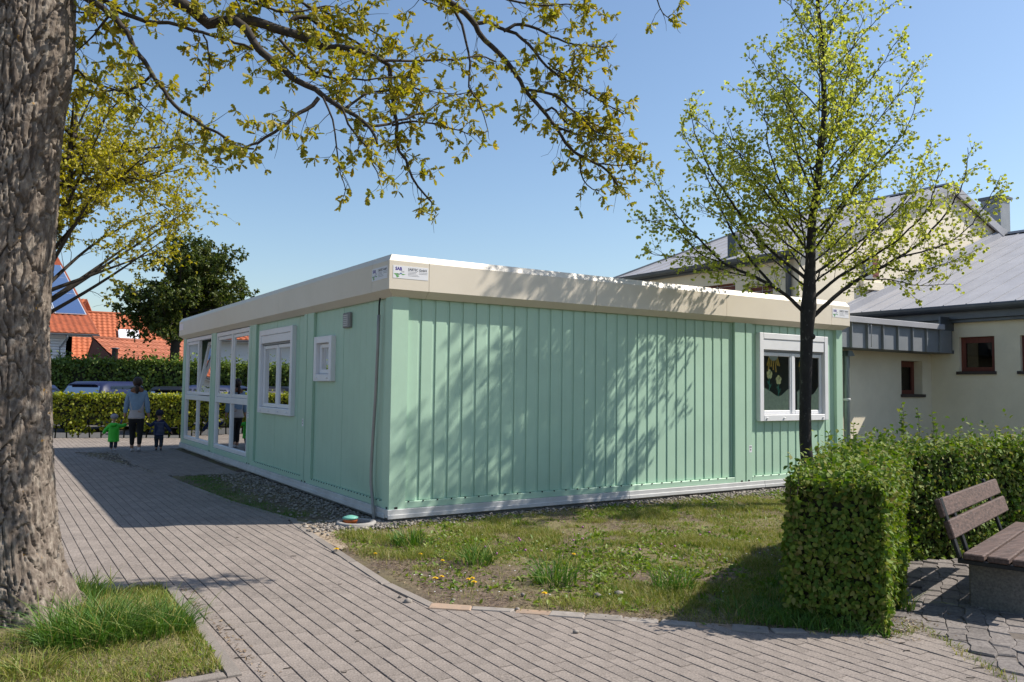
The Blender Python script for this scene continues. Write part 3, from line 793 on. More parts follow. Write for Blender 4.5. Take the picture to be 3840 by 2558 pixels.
# small things fixed to the long wall
lamp = wpart('wall_vent', 'grey_plastic', 'L', 1.345, 1.585, 2.345, 2.545, -.045, .0, .01)
for k in range(6): wpart('louvre', 'alu', 'L', 1.385, 1.545, 2.37 + k * .026, 2.386 + k * .026, .0, .008, .002, lamp)
MB().tube([(-.012, .34, 2.64), (-.02, .345, 2.55), (-.016, .352, 2.42)], .011, 8).build('cable', 'black', CB, True)
MB().tube([(-.018, .352, 2.44), (-.018, .365, 2.0), (-.02, .40, 1.4), (-.02, .45, .95), (-.022, .475, .6), (-.022, .468, .42), (-.03, .40, .26), (-.06, .30, .14), (-.07, .24, .0)], .019, 10).build('conduit', 'conduit', CB, True)
for wall, u, v in (('R', 6.10, .62), ('L', 3.09, .98), ('L', 6.08, .98)):
    pl = wpart('type_plate', 'sign_and_sky_white', wall, u - .03, u + .03, v, v + .11, 0, .0015)
    for q in (.085, .07): wpart('print_bar', 'sign_grey', wall, u - .024, u + .024, v + q, v + q + .008, .0015, .002, 0, pl)
    wpart('print_bar', 'sign_grey', wall, u - .012, u + .012, v + .03, v + .05, .0015, .002, 0, pl)

# company signs on the roof edge
def text_mesh(s, size, bold=0.0, shear=0.0):
    cu = bpy.data.curves.new('lettering', 'FONT'); cu.body = s; cu.size = size; cu.offset = bold; cu.shear = shear; cu.extrude = .0004; cu.resolution_u = 3
    ob = bpy.data.objects.new('lettering', cu); COL.objects.link(ob)
    dg = bpy.context.evaluated_depsgraph_get(); me = bpy.data.meshes.new_from_object(ob.evaluated_get(dg))
    bpy.data.objects.remove(ob); return me
def sign(wall, u0, flip=False, z0=2.838, w=.452, h=.148, off=.0905):
    # flip: on the left wall the reading direction runs against u
    def U(a): return u0 + (w - a if flip else a)
    sb = wpart('sign_board', 'sign_and_sky_white', wall, u0, u0 + w, z0, z0 + h, off, off + .003)
    rename(sb, 'white company sign board with purple and green logo')
    def put(me, a, b2, m, sx=1.0):
        o = bpy.data.objects.new('lettering', me.copy()); COL.objects.link(o); o.data.materials.clear(); o.data.materials.append(MT[m])
        V = np.array([v.co[:] for v in o.data.vertices])
        P_ = []
        for x, y, z in V:
            u = U(a + x * sx)
            P_.append((u, -(off + .0035 + max(z, 0)), z0 + b2 + y) if wall == 'R' else (-(off + .0035 + max(z, 0)), u, z0 + b2 + y))
        o.data.vertices.foreach_set('co', np.array(P_, np.float32).ravel()); o.data.update()
        adopt(o, sb)
    put(text_mesh('SAB', .052, .0018), .028, .094, 'purple', .95)
    put(text_mesh('Tec', .030, 0, .2), .096, .072, 'sign_line', 1.0)
    put(text_mesh('SABTEC GmbH', .040, .0007), .190, .100, 'sign_grey', .93)
    def bar(a0, a1, b0, b1, m):
        a_, b_ = sorted((U(a0), U(a1))); wpart('print_bar', m, wall, a_, b_, z0 + b0, z0 + b1, off + .003, off + .0036, 0, sb)
    for k, (a0, a1) in enumerate(((.190, .305), (.190, .295), (.190, .315), (.190, .335))): bar(a0, a1, .083 - k * .016, .088 - k * .016, 'sign_line')
    for k in range(2): bar(.330, .440, .083 - k * .016, .088 - k * .016, 'sign_line')
    def loz(p, m):
        q = [fpt(wall, U(a), off + .0034, z0 + b2) for a, b2 in p]
        MB().prism(q, (0, -.0005, 0) if wall == 'R' else (-.0005, 0, 0)).build('logo_field', m, sb)
    loz([(.008, .052), (.034, .056), (.062, .040), (.036, .034)], 'sign_green'); loz([(.036, .032), (.064, .036), (.080, .022), (.050, .006)], 'sign_green')
    loz([(.040, .057), (.068, .055), (.092, .044), (.066, .040)], 'sign_dark_green'); loz([(.078, .058), (.098, .066), (.118, .057), (.096, .051)], 'sign_blue')
    loz([(.100, .048), (.122, .055), (.160, .049), (.126, .040)], 'sign_green')
sign('R', -.046); sign('R', 8.043, w=.445); sign('L', -.043, flip=True)
rs = wpart('sign_board', 'sign_and_sky_white', 'L', 11.62, 12.05, 2.838, 2.986, .0905, .0935)

# paper spring pictures stuck inside the right-hand window
def paper(name, m, poly, y, parent=None):
    return MB().prism([(x, y, z) for x, z in poly], (0, .002, 0)).build(name, m, parent)
PY = .0545
def hill(poly, lab):
    o = paper('paper_hill', 'paper_hill', poly, PY + .004); tag(o, lab, 'paper decoration'); return o
hill([(6.40, 1.255), (6.40, 1.67), (6.49, 1.63), (6.58, 1.60), (6.68, 1.555), (6.77, 1.51), (6.84, 1.49), (6.91, 1.51), (6.97, 1.545), (7.06, 1.60), (7.13, 1.63), (7.13, 1.255)], 'pale green tissue paper hill with two yellow flowers above it')
hill([(7.30, 1.255), (7.30, 1.57), (7.38, 1.61), (7.46, 1.60), (7.55, 1.55), (7.64, 1.51), (7.72, 1.53), (7.80, 1.60), (7.90, 1.72), (7.90, 1.255)], 'pale green tissue paper hill behind the tree trunk')
def flower(x, z, bottom, lab, s=1.0):
    t = thing('paper_flower', (x, PY, bottom), lab, 'paper decoration')
    for k in range(5):
        a = math.pi / 2 + k * 2 * math.pi / 5
        cx0, cz0 = x + .038 * s * math.cos(a), z + .043 * s * math.sin(a)
        paper('petal', 'paper_yellow', [(cx0 + .034 * s * math.cos(b), cz0 + .036 * s * math.sin(b)) for b in np.arange(0, 2 * math.pi, .6)], PY - .001 * (k % 2) - .001, t)
    paper('stem', 'paper_green', [(x - .011, bottom), (x + .011, bottom), (x + .011, z), (x - .011, z)], PY + .0012, t)
    for sg, zz in ((-1, bottom + .10), (1, bottom + .05)):
        paper('leaf', 'paper_green', [(x, zz), (x + sg * .035, zz + .015), (x + sg * .055, zz + .075), (x + sg * .022, zz + .055)], PY + .0014, t)
flower(6.615, 1.845, 1.575, 'taller yellow paper flower on a green stem in the window')
flower(6.835, 1.757, 1.493, 'shorter yellow paper flower on a green stem in the window')
flower(7.435, 1.85, 1.59, 'yellow paper flower beside the tree trunk in the window')
def psun(x, lab):
    t = thing('paper_sun', (x, PY, 2.1), lab, 'paper decoration')
    paper('disc', 'paper_pale', [(x + .115 * math.cos(a), 2.165 - .10 * math.sin(a)) for a in np.linspace(0, math.pi, 12)], PY, t)
    for k in range(7):
        a = math.radians(20 + k * 23); l = .16 + .05 * math.sin(k * 2.1)
        b0 = np.array([x - .105 * math.cos(a), 2.165 - .09 * math.sin(a)]); d = np.array([-.35 * math.cos(a), -1.0]); d /= np.linalg.norm(d)
        n_ = np.array([d[1], -d[0]]) * .014
        paper('ray', 'paper_gold', [b0 - n_ * .6, b0 + n_ * .6, b0 + d * l + n_ * 1.3, b0 + d * l - n_ * 1.3], PY + .001 + .0004 * k, t)
psun(6.715, 'paper sun with golden rays above the two yellow flowers')
psun(7.50, 'paper sun with golden rays partly behind the tree trunk')
# ================================================================ cream main building
MBL = thing('main_building', (12.2, .6, 0), 'cream rendered kindergarten building with grey zinc roofs and red window frames', 'building')
def mpart(name, m, a, b, bev=0.0, parent=MBL): return box(name, m, a, b, parent, bev)
XW, YL, YC, YG, XU = 12.22, .61, .105, 2.5, 10.54
def wall_holes(name, axis, p0, p1, u0, u1, z0, z1, holes, m='stucco'):
    # axis 'x': wall runs along x between y=p0..p1; axis 'y': runs along y between x=p0..p1
    mb = MB(); us = sorted({u0, u1, *[h[0] for h in holes], *[h[1] for h in holes]})
    def bx(a, b2, c, d):
        if d - c < 1e-4: return
        if axis == 'x': mb.box((a, p0, c), (b2, p1, d))
        else: mb.box((p0, a, c), (p1, b2, d))
    for a, b2 in zip(us[:-1], us[1:]):
        hs = [h for h in holes if h[0] <= a + 1e-6 and h[1] >= b2 - 1e-6]
        if hs: bx(a, b2, z0, hs[0][2]); bx(a, b2, hs[0][3], z1)
        else: bx(a, b2, z0, z1)
    return mb.build(name, m, MBL)
wa = [(-.64, .03, 1.99, 2.675), (-1.75, -1.10, 1.99, 2.665), (-3.2, -2.5, 1.99, 2.665)]
wall_holes('wall', 'y', XW, XW + .3, -8, YL - .002, -.05, 3.10, wa)
wall_holes('wall', 'x', YL, YL + .3, 8.6, XW + .3, -.05, 2.62, [(11.17, 11.90, 1.53, 2.20)])
def red_window(axis, p, u0, u1, z0, z1, rec, sgn, sill=True, fw=.085):
    # p: outer face coordinate, rec: recess depth, sgn: direction inwards
    a, b2 = p + sgn * rec, p + sgn * (rec + .07)
    def bx(name, m, q0, q1, c, d, e0=a, e1=b2, parent=None, bev=.004):
        A, B = ((q0, e0, c), (q1, e1, d)) if axis == 'x' else ((e0, q0, c), (e1, q1, d))
        return box(name, m, A, B, parent or MBL, bev)
    mb = MB()
    for (q0, q1, c, d) in ((u0, u0 + fw, z0, z1), (u1 - fw, u1, z0, z1), (u0 + fw, u1 - fw, z0, z0 + fw), (u0 + fw, u1 - fw, z1 - fw * 1.4, z1)):
        A, B = ((q0, a, c), (q1, b2, d)) if axis == 'x' else ((a, q0, c), (b2, q1, d)); mb.box(A, B, .004)
    w = mb.build('window', 'redwood', MBL)
    bx('pane', 'glass_dark', u0 + fw - .01, u1 - fw + .01, z0 + fw - .01, z1 - fw, a + sgn * .03, a + sgn * .036, w, 0)
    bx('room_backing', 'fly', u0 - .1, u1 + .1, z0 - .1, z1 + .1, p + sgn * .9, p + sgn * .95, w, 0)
    if sill: bx('sill', 'darksill', u0 - .03, u1 + .05, z0 - .055, z0 + .004, p - sgn * .045, a + sgn * .01, w)
    return w
for (u0, u1, z0, z1) in wa: red_window('y', XW, u0, u1, z0 + .005, z1, .07, 1)
red_window('x', YL, 11.17, 11.90, 1.535, 2.20, .17, 1)
# wing roof with standing seams
EA, RD = np.array([12.0, 3.30]), np.array([19.1, 5.86])
sl = (RD - EA) / np.linalg.norm(RD - EA); nrm_ = np.array([-sl[1], sl[0]])
k = 0; y = 2.46
while y > -8:
    y2 = y - .45
    q = [EA, RD, RD - nrm_ * .02, EA - nrm_ * .02]
    MB().prism([(p[0], y2 + .012, p[1]) for p in q], (0, .45 - .012, 0)).build('roof_sheet', 'zinc', MBL)
    q = [EA + nrm_ * .02, RD + nrm_ * .02, RD - nrm_ * .018, EA - nrm_ * .018]
    MB().prism([(p[0], y2 - .008, p[1]) for p in q], (0, .019, 0)).build('roof_seam', 'zinc', MBL)
    y = y2
MB().prism([(RD[0], -8, RD[1]), (26.2, -8, 3.3), (26.2, -8, 3.28), (RD[0], -8, RD[1] - .02)], (0, 10.4, 0)).build('roof_sheet', 'zinc', MBL)
MB().prism([(RD[0] - .16, -8, RD[1] - .02), (RD[0], -8, RD[1] + .07), (RD[0] + .16, -8, RD[1] - .02)], (0, 10.45, 0)).build('ridge_cap', 'zinc_dark', MBL)
q = [EA + nrm_ * .0, RD, RD + nrm_ * .14, EA + nrm_ * .14]
MB().prism([(p[0], 2.37, p[1]) for p in q], (0, .1, 0)).build('verge_flashing', 'zinc', MBL)
q = [EA + nrm_ * .14, RD + nrm_ * .14, RD + nrm_ * .18, EA + nrm_ * .18]
MB().prism([(p[0], 2.42, p[1]) for p in q], (0, .06, 0)).build('verge_flashing', 'zinc', MBL)
gut = [(.10 * math.cos(a), .10 * math.sin(a)) for a in np.linspace(math.pi, 2 * math.pi, 9)]
MB().prism([(11.93 + a, -8, 3.265 + b2 * 1.1) for a, b2 in gut] + [(12.02, -8, 3.285), (11.84, -8, 3.285)], (0, 10.42, 0)).build('gutter', 'zinc_dark', MBL)
mpart('eave_board', 'zinc_dark', (12.03, -8, 3.02), (12.219, 2.44, 3.25), .004)
mpart('eave_board', 'zinc_dark', (12.10, -8, 2.96), (12.217, 2.44, 3.018), .004)
# glazed-looking zinc fascia of the low link roof
mpart('link_roof', 'zinc_dark', (8.56, YC + .06, 2.42), (12.218, 2.5, 2.84))
mpart('link_soffit', 'zinc_dark', (8.56, YC + .03, 2.352), (12.218, YL - .002, 2.418))
for k in range(9):
    x0 = 8.345 + k * .468
    if x0 + .468 > 12.3: break
    a0 = max(x0, 8.57)
    mpart('cladding_panel', 'zinc_panel', (a0 + .003, YC, 2.355), (min(x0 + .465, 12.215), YC + .03, 2.80), .004)
    if x0 > 8.5: mpart('cladding_seam', 'zinc_panel', (x0 - .012, YC - .045, 2.357), (x0 + .012, YC - .001, 2.80), .003)
mpart('link_coping', 'zinc', (8.56, YC - .075, 2.80), (11.72, YC + .10, 2.905), .006)
mpart('cladding_panel', 'zinc_dark', (11.73, YC + .02, 2.80), (12.217, YC + .06, 3.07), .004)
MB().tube([(9.345, YC - .05, 2.80), (9.345, YC - .06, 2.75), (9.345, YC - .06, 2.42), (9.36, YC - .05, 2.385)], .009, 6).build('bracket_rod', 'zinc', MBL, True)
# galvanised downpipe beside the container
dpx = px_y(3174, 1400, .30)[0]
MB().lathe((dpx, .30, 0), [(.058, 0), (.058, 2.22)], 20).build('downpipe', 'galv', MBL, True)
MB().lathe((dpx, .30, 0), [(.062, 1.42), (.066, 1.425), (.066, 1.455), (.062, 1.46)], 20).build('pipe_clamp', 'alu', MBL, True)
MB().prism([(dpx - .10, .2, 2.215), (dpx + .11, .2, 2.215), (dpx + .03, .2, 2.31), (dpx - .08, .2, 2.31)], (0, .2, 0)).build('pipe_head', 'galv', MBL)
# tall part behind
GE, GR = 4.50, 6.86
XR = 16.52; XE = 2 * XR - XU
tw = [(4.26, 5.50, 2.95, 4.06), (3.19, 3.88, 2.95, 3.92)]
wall_holes('wall', 'y', XU, XU + .3, YG + .25, 7.998, 0, GE - .02, tw)
sg_ = (GR - 4.62) / (XR - 10.2)
gb = [(XU, YG, 0), (XE, YG, 0), (XE, YG, GE - .05), (XR, YG, GR - .16), (XU, YG, GE - .05)]
MB().prism(gb, (0, .25, 0)).build('gable_wall', 'stucco', MBL)
MB().prism([(x, 8.0, z) for x, _, z in gb], (0, .1, 0)).build('gable_wall', 'stucco', MBL)
for (u0, u1, z0, z1) in tw:
    w = red_window('y', XU, u0, u1, z0, z1, .09, 1, False, .11)
    mb = MB()
    for zz in np.arange(z0 + .35, z1, .10): mb.box((XU + .075, u0 + .02, zz), (XU + .083, u1 - .02, zz + .008))
    mb.box((XU + .07, (u0 + u1) / 2 - .005, z0), (XU + .078, (u0 + u1) / 2 + .005, z1))
    mb.build('guard_wire', 'alu', w)
    mpart('blind', 'car_navy', (XU + .16, u0 + .12, z0), (XU + .165, u1 - .12, z1 - .26), 0, w)
# gable window with its little sill box
MBg = [(12.80, 4.72), (13.38, 4.20)]
wg = box('window', 'redwood', (12.86, YG - .03, 4.22), (13.38, YG - .002, 4.73), MBL, .01)
box('shutter', 'zinc_panel', (12.80, YG - .05, 4.12), (13.10, YG - .03, 4.68), wg, .005)
box('sill_box', 'stucco', (12.66, YG - .10, 3.90), (13.46, YG - .003, 4.10), wg, .01)
# roof of the tall part: eave, ridge, standing seams
E2, R2 = np.array([10.30, 4.56]), np.array([XR, 6.87])
s2 = (R2 - E2) / np.linalg.norm(R2 - E2); n2 = np.array([-s2[1], s2[0]])
y = 2.42
while y < 8.25:
    y2 = min(y + .55, 8.30)
    MB().prism([(p[0], y, p[1]) for p in (E2, R2, R2 - n2 * .03, E2 - n2 * .03)], (0, y2 - y - .012, 0)).build('roof_sheet', 'zinc', MBL)
    MB().prism([(p[0], y2 - .012, p[1]) for p in (E2 + n2 * .03, R2 + n2 * .03, R2 - n2 * .03, E2 - n2 * .03)], (0, .014, 0)).build('roof_seam', 'zinc', MBL)
    y = y2
MB().prism([(XR, 2.42, 6.87), (2 * XR - 10.3, 2.42, 4.56), (2 * XR - 10.3, 2.42, 4.53), (XR, 2.42, 6.84)], (0, 5.88, 0)).build('roof_sheet', 'zinc', MBL)
MB().prism([(XR - .14, 2.40, 6.85), (XR, 2.40, 6.93), (XR + .14, 2.40, 6.85)], (0, 5.92, 0)).build('ridge_cap', 'zinc_dark', MBL)
for s_ in (1, -1):
    e_ = np.array([XR - s_ * (XR - 10.30), 4.56]); r_ = np.array([XR, 6.87]); nn = n2 * np.array([s_, 1])
    MB().prism([(p[0], 2.36, p[1]) for p in (e_, r_, r_ - np.array([0, .22]), e_ - np.array([0, .20]))], (0, .055, 0)).build('barge_board', 'zinc', MBL)
    MB().prism([(p[0], 8.28, p[1]) for p in (e_ + nn * .04, r_ + nn * .05, r_ - np.array([0, .12]), e_ - np.array([0, .10]))], (0, .05, 0)).build('barge_board', 'zinc_dark', MBL)
MB().prism([(10.24 + a, 2.38, 4.54 + b2 * 1.1) for a, b2 in gut], (0, 5.95, 0)).build('gutter', 'zinc_dark', MBL)
mpart('eave_board', 'zinc_dark', (10.345, 2.42, 4.40), (10.535, 8.2, 4.49))
MB().tube([(10.30, 2.72, 4.45), (10.40, 2.72, 4.28), (10.47, 2.72, 4.15), (10.47, 2.72, 2.9)], .06, 12).build('downpipe', 'zinc_dark', MBL, True)
def on_plane(x, y, p0, nv):
    d = ray(x, y); return CAM + d * (((p0 - CAM) @ nv) / (d @ nv))
pv = on_plane(2755, 958, np.array([10.3, 4, 4.56]), np.array([n2[0], 0, n2[1]]))
mpart('roof_vent', 'zinc_dark', (pv[0] - .12, pv[1] - .12, pv[2] - .2), (pv[0] + .12, pv[1] + .12, pv[2] + .52), .01)
c0 = px_y(3752, 800, 4.2)
mpart('chimney', 'zinc_panel', (c0[0], 4.2, 5.2), (c0[0] + .60, 4.8, px_y(3752, 742, 4.2)[2]), .01)
mpart('chimney_cap', 'zinc_dark', (c0[0] - .06, 4.14, px_y(3752, 742, 4.2)[2]), (c0[0] + .66, 4.86, px_y(3752, 737, 4.2)[2] + .05), .01)
# ================================================================ trees
def smooth_line(P, step=.12):
    P = np.asarray(P, float)
    if len(P) < 3: n = max(2, int(np.linalg.norm(P[-1] - P[0]) / step)); return P[0] + np.linspace(0, 1, n)[:, None] * (P[-1] - P[0])
    out = []
    Q = np.concatenate([[2 * P[0] - P[1]], P, [2 * P[-1] - P[-2]]])
    for i in range(1, len(Q) - 2):
        a, b2, c, d = Q[i - 1:i + 3]; n = max(2, int(np.linalg.norm(c - b2) / step))
        t = np.linspace(0, 1, n, endpoint=False)[:, None]
        out.append(.5 * (2 * b2 + (c - a) * t + (2 * a - 5 * b2 + 4 * c - d) * t ** 2 + (3 * b2 - a - 3 * c + d) * t ** 3))
    out.append(P[-1:]); return np.concatenate(out)

def wander(p, d, length, n, wob, trop):
    P = [np.array(p, float)]; d = np.array(d, float); d /= np.linalg.norm(d)
    for _ in range(n):
        d = d + RNG.normal(0, wob, 3) + np.array(trop); d /= np.linalg.norm(d); P.append(P[-1] + d * length / n)
    return np.array(P), d

class Tree:
    def __init__(s): s.lines, s.lp, s.ld, s.ls = [], [], [], []
    def leafat(s, p, d, size): s.lp.append(p); s.ld.append(d); s.ls.append(size)

def perp_dir(t, ang, az=None):
    t = t / np.linalg.norm(t); a = np.cross(t, [0.3, .2, 1.0]); a /= np.linalg.norm(a); b2 = np.cross(t, a)
    az = RNG.uniform(0, 2 * math.pi) if az is None else az
    return t * math.cos(ang) + (a * math.cos(az) + b2 * math.sin(az)) * math.sin(ang)

def twig_out(T, P, start, spacing, lfun, rtw, wob, trop, leaf, level=0, ang=(.6, 1.0), flat=0.0):
    # side twigs along polyline P with leaf clusters
    seg = np.linalg.norm(np.diff(P, axis=0), axis=1); s = np.concatenate([[0], np.cumsum(seg)]); tot = s[-1]
    t = start * tot + RNG.uniform(0, spacing)
    while t < tot:
        i = min(np.searchsorted(s, t), len(P) - 1); i = max(i, 1)
        f = (t - s[i - 1]) / max(seg[i - 1], 1e-6); p = P[i - 1] + (P[i] - P[i - 1]) * f; tan = P[i] - P[i - 1]
        d = perp_dir(tan, RNG.uniform(*ang))
        if flat: d[2] *= (1 - flat)
        L = lfun(t / tot) * RNG.uniform(.55, 1.25)
        if L > .03:
            n = max(3, int(L / .07)); Q, dd = wander(p, d, L, n, wob, trop)
            T.lines.append((Q, np.linspace(rtw, rtw * .4, len(Q))))
            leaf(T, Q, level)
        t += spacing * RNG.uniform(.6, 1.4)

# ---------------------------------------------------------------- big oak at the left edge
oak = thing('oak_tree', (-3.92, -2.25, 0), 'big oak with deeply furrowed bark and drooping limbs over the paving', 'tree')
zc = np.array([-.3, 0, .12, .35, .7, 1.1, 2.0, 3.1, 4.1, 5.0, 6.0, 7.2, 9.0])
edge = [gp(262, 2345), gp(258, 2345), gp(248, 2310), dp(212, 2130, 5.42), dp(192, 1980, 5.42), dp(172, 1720, 5.42), dp(160, 1200, 5.42), dp(205, 640, 5.42), dp(238, 200, 5.42)]
edgexy = np.array([[-3.36, -2.47], [-3.37, -2.45], [-3.42, -2.43], [-3.50, -2.41], [-3.545, -2.40], [-3.58, -2.40], [-3.63, -2.43], [-3.60, -2.52], [-3.575, -2.60], [-3.58, -2.66], [-3.62, -2.70], [-3.70, -2.75], [-3.85, -2.8]])
rad = np.array([.52, .47, .42, .37, .345, .33, .315, .305, .31, .27, .22, .16, .07])
lat = np.array([-.842, .54])
cen = np.concatenate([edgexy + lat * rad[:, None], zc[:, None]], 1)
NZ, NA = 900, 300
zz = np.linspace(-.2, 7.4, NZ)
cxx, cyy, rr = np.interp(zz, zc, cen[:, 0]), np.interp(zz, zc, cen[:, 1]), np.interp(zz, zc, rad)
ker = np.hanning(41); ker /= ker.sum()
def sm(a): return np.convolve(np.pad(a, 20, mode='edge'), ker, 'valid')
cxx, cyy, rr = sm(cxx), sm(cyy), sm(rr)
th = np.linspace(0, 2 * math.pi, NA, endpoint=False)
TH, ZZ = np.meshgrid(th, zz)
def worley(u, v, per):
    iu, iv = np.floor(u).astype(np.int64), np.floor(v).astype(np.int64)
    f1 = np.full(u.shape, 9.0); f2 = np.full(u.shape, 9.0)
    for a in (-1, 0, 1):
        for b2 in (-1, 0, 1):
            cu, cv = iu + a, iv + b2; w = np.mod(cu, per)
            d = np.hypot(cu + .15 + .7 * _h(w, cv, 3) - u, cv + .1 + .8 * _h(w, cv, 9) - v)
            f2 = np.where(d < f1, f1, np.minimum(f2, d)); f1 = np.minimum(f1, d)
    return f1, f2
per = 44
ct, st = np.cos(TH), np.sin(TH)
warp = (fbm(ct * 3.2 + 9, st * 3.2 + 9, ZZ * 2.2) - .5)
u_ = TH / (2 * math.pi) * per + warp * 2.6; v_ = ZZ * 4.6 + (fbm(ct * 4 + 3, st * 4 + 1, ZZ * 3) - .5) * 2.0
f1, f2 = worley(u_, v_, per)
plate = np.clip((f2 - f1) / .16, 0, 1); plate = plate * plate * (3 - 2 * plate)
g1, g2 = worley(u_ * 2 + 5, v_ * 3.2 + 1.5 * warp, per * 2)
plate2 = np.clip((g2 - g1) / .28, 0, 1)
disp = -.034 * (1 - plate) - .009 * (1 - plate2) * (.4 + .6 * plate) + .022 * (fbm(ct * 9 + 3, st * 9, ZZ * 16) - .5) + .05 * (fbm(ct * 1.2 + 5, st * 1.2 + 5, ZZ * .9) - .5)
flare = .07 * np.exp(-np.clip(ZZ, 0, 9) / .22) * (np.sin(TH * 5 + 1) + .4 * np.sin(TH * 9)) 
# the old burl near the top of the picture
bz, ba = 3.72, math.atan2(-.54, .842)
da = np.arctan2(np.sin(TH - ba), np.cos(TH - ba))
burl = .045 * np.exp(-((ZZ - bz) / .30) ** 2 - (da / .75) ** 2)
Rr = rr[:, None] + disp + flare + burl
V = np.stack([cxx[:, None] + Rr * ct, cyy[:, None] + Rr * st, ZZ], -1).reshape(-1, 3)
ia = (np.arange(NZ - 1)[:, None] * NA); ja = np.arange(NA)[None]; j2 = (ja + 1) % NA
TF = np.stack([ia + ja, ia + j2, ia + NA + j2, ia + NA + ja], -1).reshape(-1, 4)
m, nt, Pn = newmat('furrowed_oak_bark')
tc = nt.nodes.new('ShaderNodeTexCoord'); mp = nt.nodes.new('ShaderNodeMapping'); mp.inputs['Scale'].default_value = (1.5, 1.5, .6); nt.links.new(tc.outputs['Object'], mp.inputs[0])
c = _ramp(nt, _noise(nt, mp.outputs[0], 16, 7), [(.3, (0.085, 0.066, 0.054)), (.5, (0.165, 0.135, 0.112)), (.68, (0.29, 0.25, 0.21))])
f = _ramp(nt, _noise(nt, tc.outputs['Object'], 5.5, 5, .65), [(.60, (0, 0, 0)), (.70, (.8, .8, .8))])
c = _mixc(nt, f, c, (0.31, 0.285, 0.245))
f = _ramp(nt, _noise(nt, tc.outputs['Object'], 11, 3), [(.70, (0, 0, 0)), (.745, (1, 1, 1))])
c = _mixc(nt, f, c, (0.42, 0.23, 0.05))
nt.links.new(c, Pn.inputs['Base Color']); Pn.inputs['Roughness'].default_value = .95; Pn.inputs['Specular IOR Level'].default_value = .2
b = nt.nodes.new('ShaderNodeBump'); b.inputs['Strength'].default_value = .7; b.inputs['Distance'].default_value = .006
nt.links.new(_noise(nt, mp.outputs[0], 120, 4), b.inputs['Height']); nt.links.new(b.outputs[0], Pn.inputs['Normal'])
MT['bark_trunk'] = m
link('trunk', np_mesh('trunk', V, TF, True), 'bark_trunk', oak)

def zr(L, D0, D1):   # zoom coordinates of the top middle of the photo -> 3d line
    n = len(L); return [dp(900 + x * .7222, y * .7222, D0 + (D1 - D0) * i / (n - 1)) for i, (x, y) in enumerate(L)]
def zl(L, D0, D1):
    n = len(L); return [dp(x * .574, y * .574, D0 + (D1 - D0) * i / (n - 1)) for i, (x, y) in enumerate(L)]
OT = Tree(); limbs = []
def limb(P, r0, r1, start=0.0, spacing=.16, ln=.34, extra=True, dens=1.0):
    P = smooth_line(P, .07); P = P + RNG.normal(0, .004, P.shape)
    limbs.append((P, np.linspace(r0, r1, len(P))))
    if extra:
        oak_twigs(P, start, spacing * .62 / dens, ln)
        twig_out(OT, P, start, spacing * 1.3, lambda f: ln * .9, .0030, .20, (0, 0, -.03), lambda T, Q, l: None, 0, (.5, 1.1))
def oak_leafing(T, Q, level):
    n = len(Q)
    ks = [n - 1] + [k for k in range(1, n - 1) if RNG.random() < .42]
    for k in ks:
        t = Q[k] - Q[k - 1]; t /= np.linalg.norm(t)
        T.leafat(Q[k], t + RNG.normal(0, .25, 3), RNG.uniform(.044, .072))
    if level == 0:
        twig_out(T, Q, .3, .10, lambda f: .13, .0022, .25, (0, 0, -.05), oak_leafing, 1, (.5, 1.0))
def oak_twigs(P, start, spacing, ln):
    twig_out(OT, P, start, spacing, lambda f: ln * (1.05 - .5 * f), .0035, .22, (0, 0, -.06), oak_leafing, 0, (.6, 1.25))
tr_top = lambda z: np.array([np.interp(z, zc, cen[:, 0]), np.interp(z, zc, cen[:, 1]), z])
A0 = zr([(-345, 0), (-250, 48), (-165, 118), (-60, 105), (0, 95), (130, 130), (270, 175), (350, 205), (430, 245)], 5.6, 6.0)
limb([tr_top(4.9), dp(420, -160, 5.5)] + A0, .058, .030, .35, .14, .36)
limb(zr([(430, 245), (520, 245), (620, 265), (700, 295), (770, 345), (780, 450), (795, 570), (815, 640), (805, 740), (860, 830), (890, 920), (960, 1010), (1010, 1060)], 6.0, 6.2), .024, .006, 0, .13, .30)
limb(zr([(-20, 105), (30, 150), (80, 230), (150, 310), (220, 360), (300, 420), (390, 465), (450, 510), (530, 560), (600, 600), (650, 640), (700, 700), (718, 745)], 5.7, 5.5), .031, .008, .1, .12, .34)
limb(zr([(410, 510), (340, 570), (270, 610), (220, 660), (130, 715), (60, 755), (0, 770), (-40, 760)], 5.5, 5.3), .016, .006, .1, .13, .28)
limb(zr([(260, 105), (350, 90), (430, 140), (560, 200), (640, 240), (700, 240)], 6.0, 6.3), .018, .006, 0, .10, .26)
limb(zr([(740, 320), (880, 315), (1000, 312), (1130, 312), (1230, 290), (1330, 320)], 6.0, 6.5), .012, .006, .1, .16, .22)
limb(zr([(430, 500), (480, 620), (500, 760), (520, 900), (550, 990)], 5.5, 5.4), .008, .003, .1, .14, .20)
limb(zr([(530, 560), (560, 640), (620, 720), (670, 780), (690, 860), (720, 930)], 5.5, 5.6), .009, .003, .1, .15, .22)
limb(zr([(790, 650), (900, 630), (1000, 640), (1100, 670), (1180, 690), (1250, 690)], 6.1, 6.3), .010, .003, .1, .12, .24)
limb(zr([(640, 650), (720, 655), (820, 630), (900, 600), (990, 570), (1060, 510), (1130, 490), (1230, 480)], 5.8, 6.4), .012, .003, .2, .17, .22)
limb(zr([(550, 560), (640, 490), (760, 470), (880, 450), (1000, 480), (1150, 490)], 5.6, 6.2), .010, .003, .1, .15, .24)
limb(zr([(200, 200), (330, 330), (450, 400), (600, 410), (760, 405), (900, 400)], 5.6, 5.9), .012, .004, .1, .11, .26)
